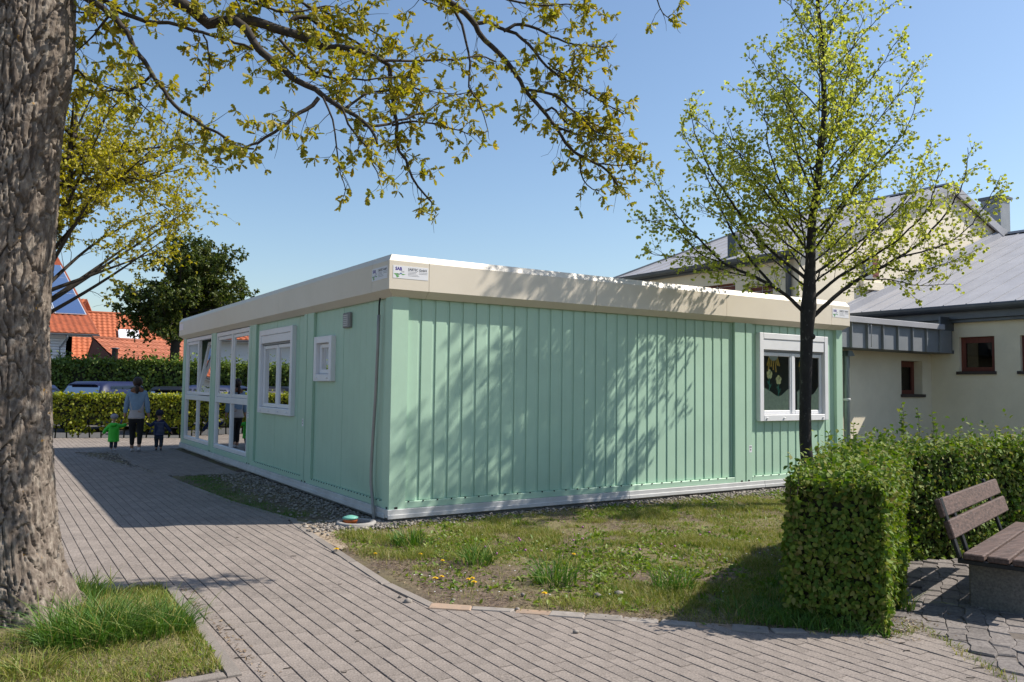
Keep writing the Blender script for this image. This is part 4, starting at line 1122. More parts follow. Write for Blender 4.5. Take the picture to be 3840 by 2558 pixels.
limb([tr_top(6.2), dp(700, -620, 6.2), dp(1300, -300, 6.5)] + zr([(1070, 0), (1130, 40), (1200, 100), (1240, 160), (1270, 210), (1340, 270), (1400, 340), (1440, 390), (1470, 460), (1540, 540), (1590, 600), (1640, 660), (1690, 740), (1740, 790), (1850, 850), (1910, 890), (1960, 960)], 6.6, 7.0), .050, .009, .55, .13, .34)
limb(zr([(1230, 125), (1290, 115), (1350, 150), (1430, 175), (1500, 230), (1560, 310), (1620, 370), (1700, 420), (1800, 480), (1900, 540), (2000, 590)], 6.7, 6.9), .018, .005, .25, .085, .30)
limb(zr([(1370, 160), (1430, 130), (1500, 135), (1580, 170), (1650, 205), (1740, 230), (1850, 245), (1920, 240)], 6.7, 7.0), .016, .004, .25, .10, .28)
limb(zr([(1110, 50), (1150, 130), (1175, 220), (1195, 330), (1190, 450), (1240, 530), (1265, 600), (1290, 680)], 6.5, 6.3), .013, .003, .3, .25, .14)
limb(zr([(1500, 470), (1620, 490), (1700, 550), (1780, 620), (1860, 690), (1950, 700)], 6.8, 6.9), .014, .004, .2, .09, .28)
limb(zr([(1580, 580), (1620, 560), (1660, 600), (1700, 640), (1800, 680), (1900, 760)], 6.9, 7.1), .012, .004, .2, .09, .28)
limb(zr([(1640, 660), (1720, 690), (1830, 720), (1960, 730), (2010, 800)], 6.9, 7.2), .012, .004, .2, .09, .28)
limb(zr([(1770, 820), (1770, 900), (1800, 960), (1860, 990), (1890, 965)], 7.0, 7.0), .008, .003, .1, .12, .16)
limb(zr([(1850, 850), (1920, 850), (2000, 860), (2100, 840)], 7.0, 7.1), .009, .003, .1, .10, .22)
limb(zr([(1600, 330), (1680, 380), (1730, 330), (1740, 270)], 6.8, 6.7), .008, .003, .1, .08, .25)
limb(zr([(1260, -60), (1350, -20), (1480, 20), (1600, 30), (1740, 20), (1840, 40)], 6.7, 7.0), .012, .004, .2, .08, .30)
limb(zr([(900, -60), (940, -10), (1000, 20), (1080, 60)], 6.5, 6.6), .008, .003, .0, .09, .24)
limb(zr([(2140, -80), (2165, 0), (2200, 70), (2260, 120)], 7.0, 7.1), .008, .003, .4, .09, .20)
limb([tr_top(4.6), dp(240, -60, 5.35)] + zl([(590, 0), (680, 60), (760, 130), (830, 220), (880, 320), (940, 400), (1000, 490), (1070, 590), (1140, 690), (1240, 760), (1350, 830), (1480, 910), (1560, 960), (1650, 975)], 5.4, 5.3), .026, .006, .25, .15, .24)
limb([tr_top(4.75), dp(290, -70, 5.4)] + zl([(670, 0), (800, 80), (950, 140), (1100, 155), (1250, 190), (1400, 230), (1530, 275), (1650, 320)], 5.5, 5.6), .024, .008, .25, .16, .24)
limb(zl([(990, 490), (900, 570), (800, 590), (700, 590), (560, 610), (400, 610)], 5.35, 5.7), .010, .003, .1, .16, .24)
limb([tr_top(3.3)] + zl([(430, 460), (560, 510), (680, 570), (800, 600), (900, 660), (980, 720), (1080, 800)], 5.5, 5.2), .012, .003, .4, .15, .22)
limb(zl([(710, 100), (640, 190), (570, 270), (480, 360)], 5.4, 5.5), .010, .003, .1, .13, .22)
limb(zl([(1330, 230), (1360, 330), (1365, 430), (1365, 550), (1300, 590)], 5.55, 5.5), .007, .003, .2, .2, .12)
limb(zl([(1480, 910), (1440, 1000), (1380, 1080)], 5.3, 5.25), .006, .002, .1, .12, .14)
limb(zl([(450, 70), (600, 90), (760, 85)], 5.4, 5.7), .008, .003, .1, .10, .22)
limb(zr([(-300, -80), (-100, -40), (60, 10), (200, 60), (320, 60), (450, 30), (560, 60)], 5.7, 6.1), .016, .004, .1, .09, .30)
limb(zr([(200, -60), (330, 20), (480, 80), (610, 110), (720, 190), (780, 250)], 6.0, 6.3), .012, .004, .1, .09, .26)
# the rest of the crown, above the picture
for k in range(9):
    z = 5.2 + k * .42; az = k * 2.4 + .6; d = np.array([math.cos(az), math.sin(az), .55])
    Q, _ = wander(tr_top(min(z, 8.6)), d, RNG.uniform(2.4, 3.8), 14, .13, (0, 0, .01)); limb(Q, .05, .010, .3, .26, .55)
tubes_mesh('limbs', limbs, 'bark_limb', oak)
tubes_mesh('twigs', OT.lines, 'bark_twig', oak)
def rosettes(T, per, shape, name, m, parent, droop=.25, spread=.9, wid=1.0):
    P = np.repeat(np.array(T.lp), per, 0); D = np.repeat(np.array(T.ld), per, 0); S = np.repeat(np.array(T.ls), per)
    n = len(P); D = D / np.linalg.norm(D, axis=1)[:, None]
    D = D * .45 + rdir(n) * spread + np.array([0, 0, -droop]); S = S * RNG.uniform(.7, 1.2, n)
    V, F = leaves(P, D, rdir(n, .8), S, shape, wid)
    return link(name, np_mesh(name, V, F), m, parent)
rosettes(OT, 5, OAKLEAF, 'leaves', 'leaf_oak', oak, droop=.35, spread=1.0, wid=.78)

# ---------------------------------------------------------------- young lime tree before the container
LD = 11.25
LB = np.array([5.65, -1.41, 0])
lime = thing('lime_tree', tuple(LB), 'slender young lime tree with dark trunk and fresh green leaves before the container', 'tree')
tl = [LB + (0, 0, -.1), LB + (0, 0, .4), dp(3020, 1640, LD), dp(3022, 1400, LD), dp(3026, 1240, LD), dp(3034, 1125, LD), dp(3039, 979, LD), dp(3047, 816, LD), dp(3063, 718, LD), dp(3075, 587, LD), dp(3091, 408, LD), dp(3083, 163, LD), dp(3067, 0, LD), dp(3062, -250, LD), dp(3050, -480, LD)]
TP = smooth_line(tl, .05)
tz = TP[:, 2]
tr_ = np.interp(tz, [0, .25, 1.4, 2.3, 2.75, 2.95, 3.4, 4.5, 5.5, 6.8, 8.3], [.105, .088, .078, .082, .105, .088, .066, .048, .036, .022, .006])
V, F = tube_np(TP, tr_, 26)
ang_ = np.tile(np.arange(26) * 2 * math.pi / 26, len(TP)); zz_ = np.repeat(TP[:, 2], 26); c_ = np.repeat(TP, 26, 0)
V = c_ + (V - c_) * (1 + .12 * (fbm(np.cos(ang_) * 2 + 4, np.sin(ang_) * 2 + 4, zz_ * 7) - .5) + .22 * (np.clip(fbm(np.cos(ang_) * 1.6 + 9, np.sin(ang_) * 1.6, zz_ * 3.2) - .58, 0, 1)))[:, None]
link('trunk', np_mesh('trunk', V, F, True), 'bark_lime', lime)
MB().lathe(tuple(dp(3046, 1262, LD - .05)), [(.001, -.05), (.035, -.03), (.045, 0), (.03, .03), (.001, .05)], 9).build('bark_knot', 'bark_lime', lime, True)
def lt(z):
    i = np.argmin(abs(tz - z)); return TP[i]
LT = Tree(); lbr = []
def lime_leafing(T, Q, level):
    n = len(Q)
    for k in range(1, n):
        if RNG.random() < (.85 if level else .6):
            t = Q[k] - Q[k - 1]; T.leafat(Q[k] + RNG.normal(0, .012, 3), t / np.linalg.norm(t) + RNG.normal(0, .6, 3), RNG.uniform(.028, .050))
    t = Q[-1] - Q[-2]; T.leafat(Q[-1], t / np.linalg.norm(t), .042)
    if level == 0: twig_out(T, Q, .18, .075, lambda f: .22 * (1.1 - .5 * f), .0022, .14, (0, 0, .05), lime_leafing, 1, (.5, 1.0))
def lime_branch(P, r0, wild=.62):
    P = smooth_line(P, .09); P = P + RNG.normal(0, .008, P.shape) * np.linspace(.2, 1, len(P))[:, None]
    lbr.append((P, np.linspace(r0 * .85, .0035, len(P))))
    tot = np.linalg.norm(np.diff(P, axis=0), axis=1).sum()
    twig_out(LT, P, .14, .082, lambda f: wild * min(1.0, .55 + tot * .22) * (1.05 - .72 * f), .0046, .10, (0, 0, .055), lime_leafing, 0, (.55, .95))
def zt(L, D1):
    n = len(L); return [dp(2300 + x * .7654, y * .7654, LD + (D1 - 11.0) * (i / (n - 1))) for i, (x, y) in enumerate(L)]
for L, D1, r in (
    ([(960, 1560), (850, 1450), (700, 1360), (540, 1290), (440, 1190), (330, 1080), (250, 980), (190, 860)], 10.6, .036),
    ([(780, 1400), (640, 1230), (560, 1090), (500, 950), (420, 800), (330, 650)], 11.6, .024),
    ([(950, 1370), (800, 1250), (690, 1150), (580, 990), (480, 840), (400, 650), (370, 480)], 11.5, .030),
    ([(700, 1360), (560, 1330), (400, 1260), (280, 1260), (150, 1240)], 11.2, .012),
    ([(540, 1290), (420, 1240), (300, 1120), (120, 1070)], 10.4, .012),
    ([(970, 1560), (1080, 1460), (1200, 1370), (1350, 1290), (1500, 1190), (1640, 1030), (1720, 880), (1740, 720)], 11.4, .038),
    ([(980, 1460), (1100, 1360), (1250, 1270), (1420, 1150), (1550, 1000), (1600, 800)], 10.3, .028),
    ([(1400, 1260), (1560, 1220), (1700, 1150), (1820, 1010), (1900, 860)], 11.6, .016),
    ([(1200, 1370), (1350, 1370), (1500, 1400), (1660, 1390)], 10.9, .012),
    ([(1300, 1300), (1450, 1330), (1600, 1300), (1760, 1240)], 11.5, .012),
    ([(970, 1350), (1060, 1290), (1200, 1190), (1300, 1100), (1430, 980), (1500, 850), (1560, 700)], 11.8, .026),
    ([(975, 1190), (1080, 1050), (1200, 900), (1350, 750), (1450, 600), (1480, 480)], 10.6, .022),
    ([(955, 1090), (870, 1000), (800, 850), (760, 700), (740, 500)], 10.5, .022),
    ([(965, 930), (900, 750), (850, 550), (800, 350)], 11.4, .018),
    ([(965, 1250), (880, 1130), (760, 960), (640, 800), (560, 600)], 10.9, .022),
    ([(975, 830), (1080, 700), (1150, 550), (1180, 330)], 11.3, .018)):
    lime_branch(zt(L, D1), r, .55)
for k in range(50):
    z = 2.95 + 5.1 * (k / 50) ** 1.15; az = k * 2.399 + .3
    env = np.interp(z, [2.9, 3.6, 4.6, 5.6, 6.8, 8.2], [1.75, 1.9, 1.4, 1.0, .62, .15])
    el = np.interp(z, [2.9, 4.5, 8.2], [.62, .95, 1.5])
    d = np.array([math.cos(az), math.sin(az), el]); L = env * math.hypot(1, el) * RNG.uniform(.75, 1.05)
    Q, _ = wander(lt(z), d, L, max(5, int(L / .18)), .05, (0, 0, .03))
    lime_branch(Q, np.interp(z, [2.9, 8.2], [.018, .007]), np.interp(z, [3, 4.5, 6, 8], [.55, .52, .42, .28]))
tubes_mesh('branches', lbr, 'bark_lime', lime)
tubes_mesh('twigs', LT.lines, 'bark_twig', lime)
ROUND = (np.array([(0, 0, 0), (0, .5, -.06), (0, 1, -.16), (-.42, .30, .06), (-.44, .62, .03), (.42, .30, .06), (.44, .62, .03)], float),
         np.array([(0, 5, 1), (5, 6, 1), (6, 2, 1), (0, 1, 3), (1, 4, 3), (1, 2, 4)]))
rosettes(LT, 2, ROUND, 'leaves', 'leaf_lime', lime, droop=.75, spread=.8)

# ---------------------------------------------------------------- trees further back
def round_tree(name, base, trunk_h, r, label, crown_c, crown_r, nb, mleaf, mbark, leaf, per, ntw, seed, cat='tree', keepf=None):
    global RNG
    keep = RNG; RNG = np.random.default_rng(seed)
    t = thing(name, tuple(base), label, cat); T = Tree(); br = []
    top = np.array([crown_c[0], crown_c[1], crown_c[2] + crown_r[2] * .75])
    P = smooth_line([np.array(base), np.array(base) + (0, 0, trunk_h), (np.array(crown_c) + top) / 2, top], .2)
    link('trunk', np_mesh('trunk', *tube_np(P, np.interp(P[:, 2], [base[2], base[2] + trunk_h, top[2]], [r, r * .8, r * .1]), 12), True), mbark, t)
    def lf(T_, Q, level):
        for k in range(1, len(Q)):
            if RNG.random() < .75:
                tt = Q[k] - Q[k - 1]; T_.leafat(Q[k] + RNG.normal(0, leaf * .4, 3), tt / np.linalg.norm(tt) + RNG.normal(0, .6, 3), leaf * RNG.uniform(.7, 1.25))
        if level == 0: twig_out(T_, Q, .15, ntw * .8, lambda f: crown_r[0] * .13, r * .02, .2, (0, 0, .02), lf, 1)
    for k in range(nb):
        h = RNG.uniform(.0, 1.0) ** .9
        p0 = P[int(np.interp(h, [0, 1], [np.argmin(abs(P[:, 2] - base[2] - trunk_h * .95)), len(P) - 3]))]
        v = rdir(1)[0]; v[2] = v[2] * .9 + .1; v /= np.linalg.norm(v)
        e = np.array(crown_c) + v * np.array(crown_r) * RNG.uniform(.82, 1.0)
        mid = (p0 + e) / 2 + np.array([0, 0, RNG.uniform(-.05, .12) * crown_r[2]])
        Q = smooth_line([p0, mid, e], .25); br.append((Q, np.linspace(r * .28, r * .03, len(Q))))
        twig_out(T, Q, .25, ntw, lambda f: crown_r[0] * .30, r * .04, .16, (0, 0, .02), lf, 0)
    if keepf:
        ok_ = [keepf(q) for q in T.lp]
        T.lp = [q for q, o_ in zip(T.lp, ok_) if o_]; T.ld = [q for q, o_ in zip(T.ld, ok_) if o_]; T.ls = [q for q, o_ in zip(T.ls, ok_) if o_]
        T.lines = [l for l in T.lines if keepf(l[0][-1])]; br = [l for l in br if keepf(l[0][-1])]
    tubes_mesh('branches', br + T.lines, mbark, t)
    rosettes(T, per, LEAF, 'crown', mleaf, t, droop=.3, spread=.9)
    RNG = keep
    return t
b2_ = dp(40, 1500, 14.5); b2_[2] = 0
c2_ = dp(265, 680, 14.5)
oak2 = round_tree('oak_tree', b2_, 2.3, .16, 'yellow green spring oak half hidden behind the big furrowed trunk', c2_ + np.array([0, 0, .1]), (2.4, 2.4, 1.95), 60, 'leaf_oak_far', 'bark_twig', .060, 4, .20, 11,
                  keepf=lambda q: not ((q - c2_) @ RT < .55 and q[2] < c2_[2] - 1.05))
bm = gp(650, 1560); bm = dp(652, 1455, 33.0); bm[2] = 0
cm = dp(690, 1088, 33.0)
maple = round_tree('maple_tree', bm, 3.2, .22, 'dense dark green maple standing behind the tall hedge', cm, (2.5, 2.5, 2.05), 66, 'leaf_maple', 'bark_maple', .12, 5, .22, 12)

# ================================================================ hedges
def hedge(name, line, width, h, label, mleaf, leaf, dens, z0=.08, bulge=.05, core=True, seed=3, cat='hedge', top_rough=.03, gaps=0.0):
    global RNG
    keep = RNG; RNG = np.random.default_rng(seed)
    L = [np.array(p, float) for p in line]; c0 = L[0]
    t = thing(name, (c0[0], c0[1], 0), label, cat)
    P_, D_, N_ = [], [], []
    mb = MB()
    for a, b2 in zip(L[:-1], L[1:]):
        tv = (b2 - a); ln = np.linalg.norm(tv); tv /= ln; nv = np.array([-tv[1], tv[0]])
        if core:
            ins_ = leaf * 1.1 + .02
            q = [a + tv * ins_ - nv * (width / 2 - ins_), b2 - tv * ins_ - nv * (width / 2 - ins_), b2 - tv * ins_ + nv * (width / 2 - ins_), a + tv * ins_ + nv * (width / 2 - ins_)]
            if gaps:
                for s_ in np.arange(.15, ln, .30):
                    c = a + tv * s_; mb.tube([(c[0], c[1], 0), (c[0] + RNG.normal(0, .03), c[1], h * .5), (c[0] + RNG.normal(0, .05), c[1], h * .9)], [.022, .016, .008], 6)
                mb.prism([(p[0], p[1], h * .42) for p in q], (0, 0, h * .58 - ins_))
            else: mb.prism([(p[0], p[1], z0) for p in q], (0, 0, h - ins_ - z0))
        faces = [(ln * h, 'L'), (ln * h, 'R'), (ln * width, 'T'), (width * h, 'A'), (width * h, 'B')]
        for area, f in faces:
            n = int(area * dens)
            s_ = RNG.uniform(0, ln, n); w_ = RNG.uniform(-width / 2, width / 2, n); z_ = z0 + (h - z0) * RNG.uniform(0, 1, n)
            dep = np.abs(RNG.normal(0, leaf * 1.15, n))
            if f == 'L': w_ = width / 2 - dep; nn = np.array([*nv, 0])
            if f == 'R': w_ = -width / 2 + dep; nn = np.array([*-nv, 0])
            if f == 'T': z_ = h - dep; nn = np.array([0, 0, 1.0])
            if f == 'A': s_ = dep; nn = np.array([*-tv, 0])
            if f == 'B': s_ = ln - dep; nn = np.array([*tv, 0])
            nn = np.broadcast_to(nn, (n, 3))
            p = np.stack([a[0] + tv[0] * s_ + nv[0] * w_, a[1] + tv[1] * s_ + nv[1] * w_, z_], 1)
            p = p + nn * (bulge * 2 * (fbm(p[:, 0] * 2.2 + 5, p[:, 1] * 2.2, p[:, 2] * 2.2) - .5))[:, None]
            if f == 'T': p[:, 2] += RNG.gamma(1.2, top_rough, n) * (RNG.random(n) < .4)
            if gaps:
                keepm = (vnoise(p[:, 0] * 6, p[:, 1] * 6, p[:, 2] * 6) > gaps * (1 - p[:, 2] / h * 1.6)) ; p, nn = p[keepm], nn[keepm]; n = len(p)
            P_.append(p); N_.append(nn + rdir(n) * .55); D_.append(rdir(n) * .9 + np.array([0, 0, -.55]) + nn * .45)
    if core: mb.build('inner_twigs', 'hedge_core', t)
    P_, D_, N_ = np.concatenate(P_), np.concatenate(D_), np.concatenate(N_)
    V, F = leaves(P_, D_, N_, leaf * RNG.uniform(.65, 1.2, len(P_)), LEAF, 1.15)
    link('leaves', np_mesh('leaves', V, F), mleaf, t)
    RNG = keep
    return t
h1a = np.array([.90, -5.20]); h1d = np.array([.879, .477])
hb = hedge('hornbeam_hedge', [h1a, h1a + h1d * 2.95], .64, 1.0, 'clipped hornbeam hedge end in front of the lime tree, facing the paving', 'leaf_hedge', .043, 4300, .03, .09, seed=21, top_rough=.045)
hc = hedge('hornbeam_hedge', [np.array([3.30, -3.86]), np.array([4.9, -4.17]), np.array([7.6, -4.7])], .75, 1.05, 'hornbeam hedge running behind the wooden bench', 'leaf_hedge', .046, 2900, .03, .10, seed=22, top_rough=.05)
# upright young shoots on top of the hedges
def shoot(px, py, top, D):
    b_ = dp(px, py, D); tpt = dp(px + RNG.uniform(-6, 6), top, D)
    Q = smooth_line([b_ - (0, 0, .15), (b_ + tpt) / 2 + RNG.normal(0, .012, 3), tpt], .03)
    n = len(Q); P = np.repeat(Q, 2, 0); D_ = np.concatenate([rdir(n), rdir(n)], 0); D_[:, 2] = .3
    return Q, P, D_
for px, py, top, D in ((2965, 1790, 1745, 5.6), (3010, 1770, 1725, 5.9), (2985, 1800, 1765, 5.5), (3060, 1740, 1690, 6.3), (3120, 1720, 1680, 6.6), (3240, 1700, 1668, 7.2), (3380, 1670, 1515, 8.3), (3388, 1670, 1560, 8.3), (3445, 1670, 1535, 8.3), (3500, 1672, 1550, 8.3), (3508, 1672, 1590, 8.3), (3195, 1680, 1590, 8.2), (3205, 1690, 1625, 8.2), (3105, 1690, 1625, 7.6), (3300, 1670, 1635, 8.4), (3700, 1660, 1645, 8.2), (3790, 1660, 1640, 8.2), (3335, 1675, 1640, 8.2), (3600, 1670, 1650, 8.3)):
    Q, P, D_ = shoot(px, py, top, D)
    st_ = tubes_mesh('shoot', [(Q, np.linspace(.004, .002, len(Q)))], 'bark_twig', hc)
    V, F = leaves(P, D_, rdir(len(P), .5), RNG.uniform(.03, .055, len(P)))
    link('shoot_leaves', np_mesh('shoot_leaves', V, F), 'leaf_hedge', st_)
fa, fb_ = np.array([-2.6, 17.6]), np.array([.70, 16.25]); fd = (fb_ - fa) / np.linalg.norm(fb_ - fa)
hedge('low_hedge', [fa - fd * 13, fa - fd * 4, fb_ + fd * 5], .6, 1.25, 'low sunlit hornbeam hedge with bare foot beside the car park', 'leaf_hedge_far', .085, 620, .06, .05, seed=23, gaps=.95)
ta, tb_ = dp(60, 1445, 31.5)[:2], dp(720, 1450, 31.5)[:2]; td = (tb_ - ta) / np.linalg.norm(tb_ - ta)
hedge('tall_hedge', [ta - td * 16, ta, tb_ + td * 6], 1.2, 2.42, 'tall dark green hedge behind the parked cars', 'leaf_tall', .13, 330, .05, .22, seed=24, top_rough=.10)
# ================================================================ bench
bo = np.array([2.04, -5.36]); bt = np.array([.962, .272]); bw = np.array([.272, -.962])
bench = thing('park_bench', (bo[0], bo[1], 0), 'weathered wooden park bench on concrete block feet before the hedge', 'bench')
bm_ = Matrix(((bt[0], bw[0], 0, bo[0]), (bt[1], bw[1], 0, bo[1]), (0, 0, 1, 0), (0, 0, 0, 1)))   # local: x along, y to the front, z up
def bslat(y0, z0, wd, th_, tilt, name, L=1.95):
    m_ = bm_ @ Matrix.Translation((0, y0, z0)) @ Matrix.Rotation(tilt, 4, 'X')
    mb = MB(); seg = 1
    mb.box((0, 0, 0), (L, wd, th_), .008, m_)
    o = mb.build(name, 'wood', bench); return o
for k in range(3): bslat(.07 + k * .155, .395, .135, .045, 0, 'seat_slat')
for z0, y0 in ((.535, .025), (.685, -.035)): bslat(y0, z0, .135, .045, math.radians(90 + 17), 'back_slat')
for s in (.22, 1.45):
    MB().box((s, .06, 0), (s + .22, .53, .36), .012, bm_).build('concrete_foot', 'concrete_dark', bench)
    mb = MB()
    mb.box((s + .06, .05, .362), (s + .12, .55, .392), .003, bm_)
    mb.box((s + .06, -.0, 0), (s + .12, .022, .48), .003, bm_ @ Matrix.Translation((0, .03, .375)) @ Matrix.Rotation(math.radians(17), 4, 'X'))
    mb.build('bracket', 'iron', bench)
mb = MB(); mb.box((.01, -.0, 0), (.07, .022, .44), .003, bm_ @ Matrix.Translation((0, .035, .39)) @ Matrix.Rotation(math.radians(17), 4, 'X')); mb.box((.01, .035, .362), (.07, .54, .392), .003, bm_); mb.build('bracket', 'iron', bench)

# ================================================================ inspection shaft with pipe
ms = np.array([-.315, .12, 0]); ms[:2] = gp(1336, 1975)[:2]
shaft = thing('inspection_shaft', tuple(ms), 'round concrete drain ring with orange pipe and turquoise lid by the corner', 'drain shaft')
MB().lathe(ms, [(.16, -.1), (.16, .055), (.168, .062), (.215, .062), (.222, .055), (.222, -.1)], 36).build('concrete_ring', 'concrete', shaft, True)
MB().lathe(ms, [(.001, -.02), (.16, -.02)], 24).build('shaft_floor', 'joint', shaft)
pc = ms + (-.055, .045, 0)
MB().lathe(pc, [(.072, -.02), (.072, .055), (.082, .06), (.082, .085), (.074, .088)], 28).build('pipe', 'orange_pipe', shaft, True)
MB().lathe(pc + (0, 0, .0), [(.001, .125), (.03, .124), (.07, .112), (.088, .105), (.088, .088), (.070, .086)], 28).build('lid', 'teal_lid', shaft, True)

# ================================================================ gravel along the container
def pebbles(n, region, zf, smin, smax, name, parent=None):
    ico = bmesh.new(); bmesh.ops.create_icosphere(ico, subdivisions=1, radius=1)
    BV = np.array([v.co[:] for v in ico.verts]); BF = np.array([[v.index for v in f.verts] for f in ico.faces]); ico.free()
    pts = region(n); n = len(pts)
    s_ = RNG.uniform(smin, smax, n) * RNG.choice([1, 1, 1, 1.5], n); sc3 = np.stack([s_ * RNG.uniform(.8, 1.4, n), s_ * RNG.uniform(.8, 1.3, n), s_ * RNG.uniform(.5, .85, n)], 1)
    a = RNG.uniform(0, 6.28, n)
    W = BV[None] * sc3[:, None] * (1 + RNG.uniform(-.12, .12, (n, len(BV), 1)))
    X = W[..., 0] * np.cos(a)[:, None] - W[..., 1] * np.sin(a)[:, None]; Y = W[..., 0] * np.sin(a)[:, None] + W[..., 1] * np.cos(a)[:, None]
    V = np.stack([X + pts[:, 0:1], Y + pts[:, 1:2], W[..., 2] + zf(pts)[:, None]], -1).reshape(-1, 3)
    F = (BF[None] + (np.arange(n) * len(BV))[:, None, None]).reshape(-1, 3)
    return link(name, np_mesh(name, V, F, True), 'pebble', parent)
def reg(n):
    a = np.stack([RNG.uniform(-.2, 8.3, n), RNG.uniform(0, 1, n)], 1); a[:, 1] = -np.abs(RNG.normal(.05, 1, n) * np.interp(a[:, 0], [0, 3, 5, 8], [.15, .13, .22, .30])) - .01
    a = a[RNG.random(len(a)) < np.interp(a[:, 0], [-.3, .3, 3, 6, 8.3], [.9, .35, .2, .8, 1])]
    m_ = n // 2; b2 = np.stack([-np.abs(RNG.normal(.10, .34, m_)) - .02, RNG.uniform(-.2, 6.0, m_)], 1); b2 = b2[b2[:, 0] > -1.0]
    c = np.stack([RNG.normal(ms[0], .24, n // 4), RNG.normal(ms[1] - .06, .17, n // 4)], 1)
    d = np.stack([RNG.uniform(-2.3, -1.35, n // 4), RNG.uniform(6.5, 11.5, n // 4)], 1); d = d[~onpath(d[:, 0], d[:, 1])]
    p = np.concatenate([a, b2, c, d]); r_ = np.hypot(p[:, 0] - ms[0], p[:, 1] - ms[1])
    return p[(r_ > .235) & ~((p[:, 0] > .02) & (p[:, 1] > .02)) & ~onpath(p[:, 0], p[:, 1])]
gravel = pebbles(4200, reg, lambda p: np.full(len(p), .022) + RNG.uniform(0, .015, len(p)), .006, .019, 'gravel')
tag(gravel, 'loose river gravel along the foot of the container walls', 'gravel', kind='stuff')
# single larger stones lying in the lawn
for k, (px, py, s_) in enumerate(((1530, 2260, .03), (1700, 2255, .02), (1960, 2235, .018), (1500, 2243, .016), (2240, 2238, .018), (2320, 2230, .02), (1230, 2010, .02), (1940, 2288, .02), (1420, 2150, .012), (2160, 2375, .016))):
    g_ = gp(px, py, .02)
    o = pebbles(1, lambda n, g=g_: np.array([[g[0], g[1]]]), lambda p: np.array([.03]), s_, s_ * 1.1, 'stone')
    tag(o, 'small rounded stone lying on the bare soil at the lawn edge', 'stone', 'stones along the lawn edge')

# ================================================================ lawn
LAWN = [(-1.12, -3.30), (-1.0, -1.7), (-.95, -.4), (-.62, -.05), (-.1, -.12), (8.2, -.12), (8.2, -3.2), (3.3, -3.6), (.72, -4.9), (.95, -5.42), (.42, -4.98), (-.04, -4.45), (-.72, -3.76)]
def lawn_pts(n):
    p = np.stack([RNG.uniform(-1.2, 7.0, n), RNG.uniform(-5.4, -.1, n)], 1)
    return p[inpoly(p[:, 0], p[:, 1], LAWN)]
def edge_dist(p):
    d = np.full(len(p), 9.0)
    L = [np.array(q) for q in ([(x, y) for x, y in EDGE[:6]][::-1] + STONE_LINE[1:])]
    for a, b2 in zip(L[:-1], L[1:]):
        t = np.clip(((p - a) @ (b2 - a)) / ((b2 - a) @ (b2 - a)), 0, 1); d = np.minimum(d, np.linalg.norm(p - a - t[:, None] * (b2 - a), axis=1))
    return d
def camd(p): return np.hypot(p[:, 0] - CAM[0], p[:, 1] - CAM[1])
p = lawn_pts(520000)
n1, n2_ = fbm(p[:, 0] * 1.1 + 3, p[:, 1] * 1.1 + 8), fbm(p[:, 0] * 4, p[:, 1] * 4)
ed = edge_dist(p)
keep = RNG.random(len(p)) < np.clip((n1 - .36) * 2.4 + (n2_ - .5) * 3.0, .05, 1) * np.clip((ed - .14) / .32, .04, 1) * np.clip((-p[:, 1] - .1) / np.interp(p[:, 0], [0, 3, 6], [.35, .3, .75]), .08, 1) * np.clip(11 / camd(p), .5, 1)
p = p[keep]; n = len(p)
lush = fbm(p[:, 0] * 1.7 + 30, p[:, 1] * 1.7)
h_ = RNG.uniform(.02, .065, n) * (1 + .9 * np.clip((lush - .5) * 4, 0, 1)); z_ = np.full(n, .005)
V, F = blades(np.stack([p[:, 0], p[:, 1], z_], 1), h_, RNG.normal(0, .5, (n, 2)), RNG.uniform(.003, .006, n))
tag(link('lawn_grass', np_mesh('lawn_grass', V, F), 'grass'), 'patchy short grass of the small lawn before the container', 'grass', kind='stuff')
# low broad-leaved weeds (clover, dandelion, plantain)
p = lawn_pts(60000); ed = edge_dist(p); n1 = fbm(p[:, 0] * 1.6 + 13, p[:, 1] * 1.6 + 2); n2_ = fbm(p[:, 0] * 5 + 2, p[:, 1] * 5)
p = p[RNG.random(len(p)) < np.clip((n1 - .38) * 3.0 + (n2_ - .5) * 2, .02, 1) * np.clip((ed - .2) / .35, .02, 1)]
n = len(p); D_ = rdir(n); D_[:, 2] = np.abs(D_[:, 2]) * .5 + .15
V, F = leaves(np.stack([p[:, 0], p[:, 1], np.full(n, .012)], 1), D_, rdir(n, 2.0), RNG.uniform(.026, .065, n), LEAF, .8)
tag(link('lawn_weeds', np_mesh('lawn_weeds', V, F), 'broadleaf'), 'low clover and dandelion leaves mixed into the lawn', 'weeds', kind='stuff')
# dry leaf litter along the edge
n = 9000; p = np.stack([RNG.uniform(-1.2, 1.0, n), RNG.uniform(-5.4, .2, n)], 1); p = p[inpoly(p[:, 0], p[:, 1], LAWN)]; ed = edge_dist(p)
p = p[RNG.random(len(p)) < np.exp(-((ed - .16) / .22) ** 2)]
q_ = np.array([(RNG.normal(1.3, .25), RNG.normal(-5.42, .12)) for _ in range(260)] + [(-2.62 + abs(RNG.normal(0, .05)), RNG.uniform(-4.2, -1.9)) for _ in range(160)])
p = np.concatenate([p, q_]); n = len(p); D_ = rdir(n); D_[:, 2] *= .15
V, F = leaves(np.stack([p[:, 0], p[:, 1], np.full(n, .028)], 1), D_, rdir(n, 3), RNG.uniform(.012, .034, n), LEAF, .55)
tag(link('leaf_litter', np_mesh('leaf_litter', V, F), 'straw'), 'dry brown leaf litter along the edge of the paving', 'leaf litter', kind='stuff')
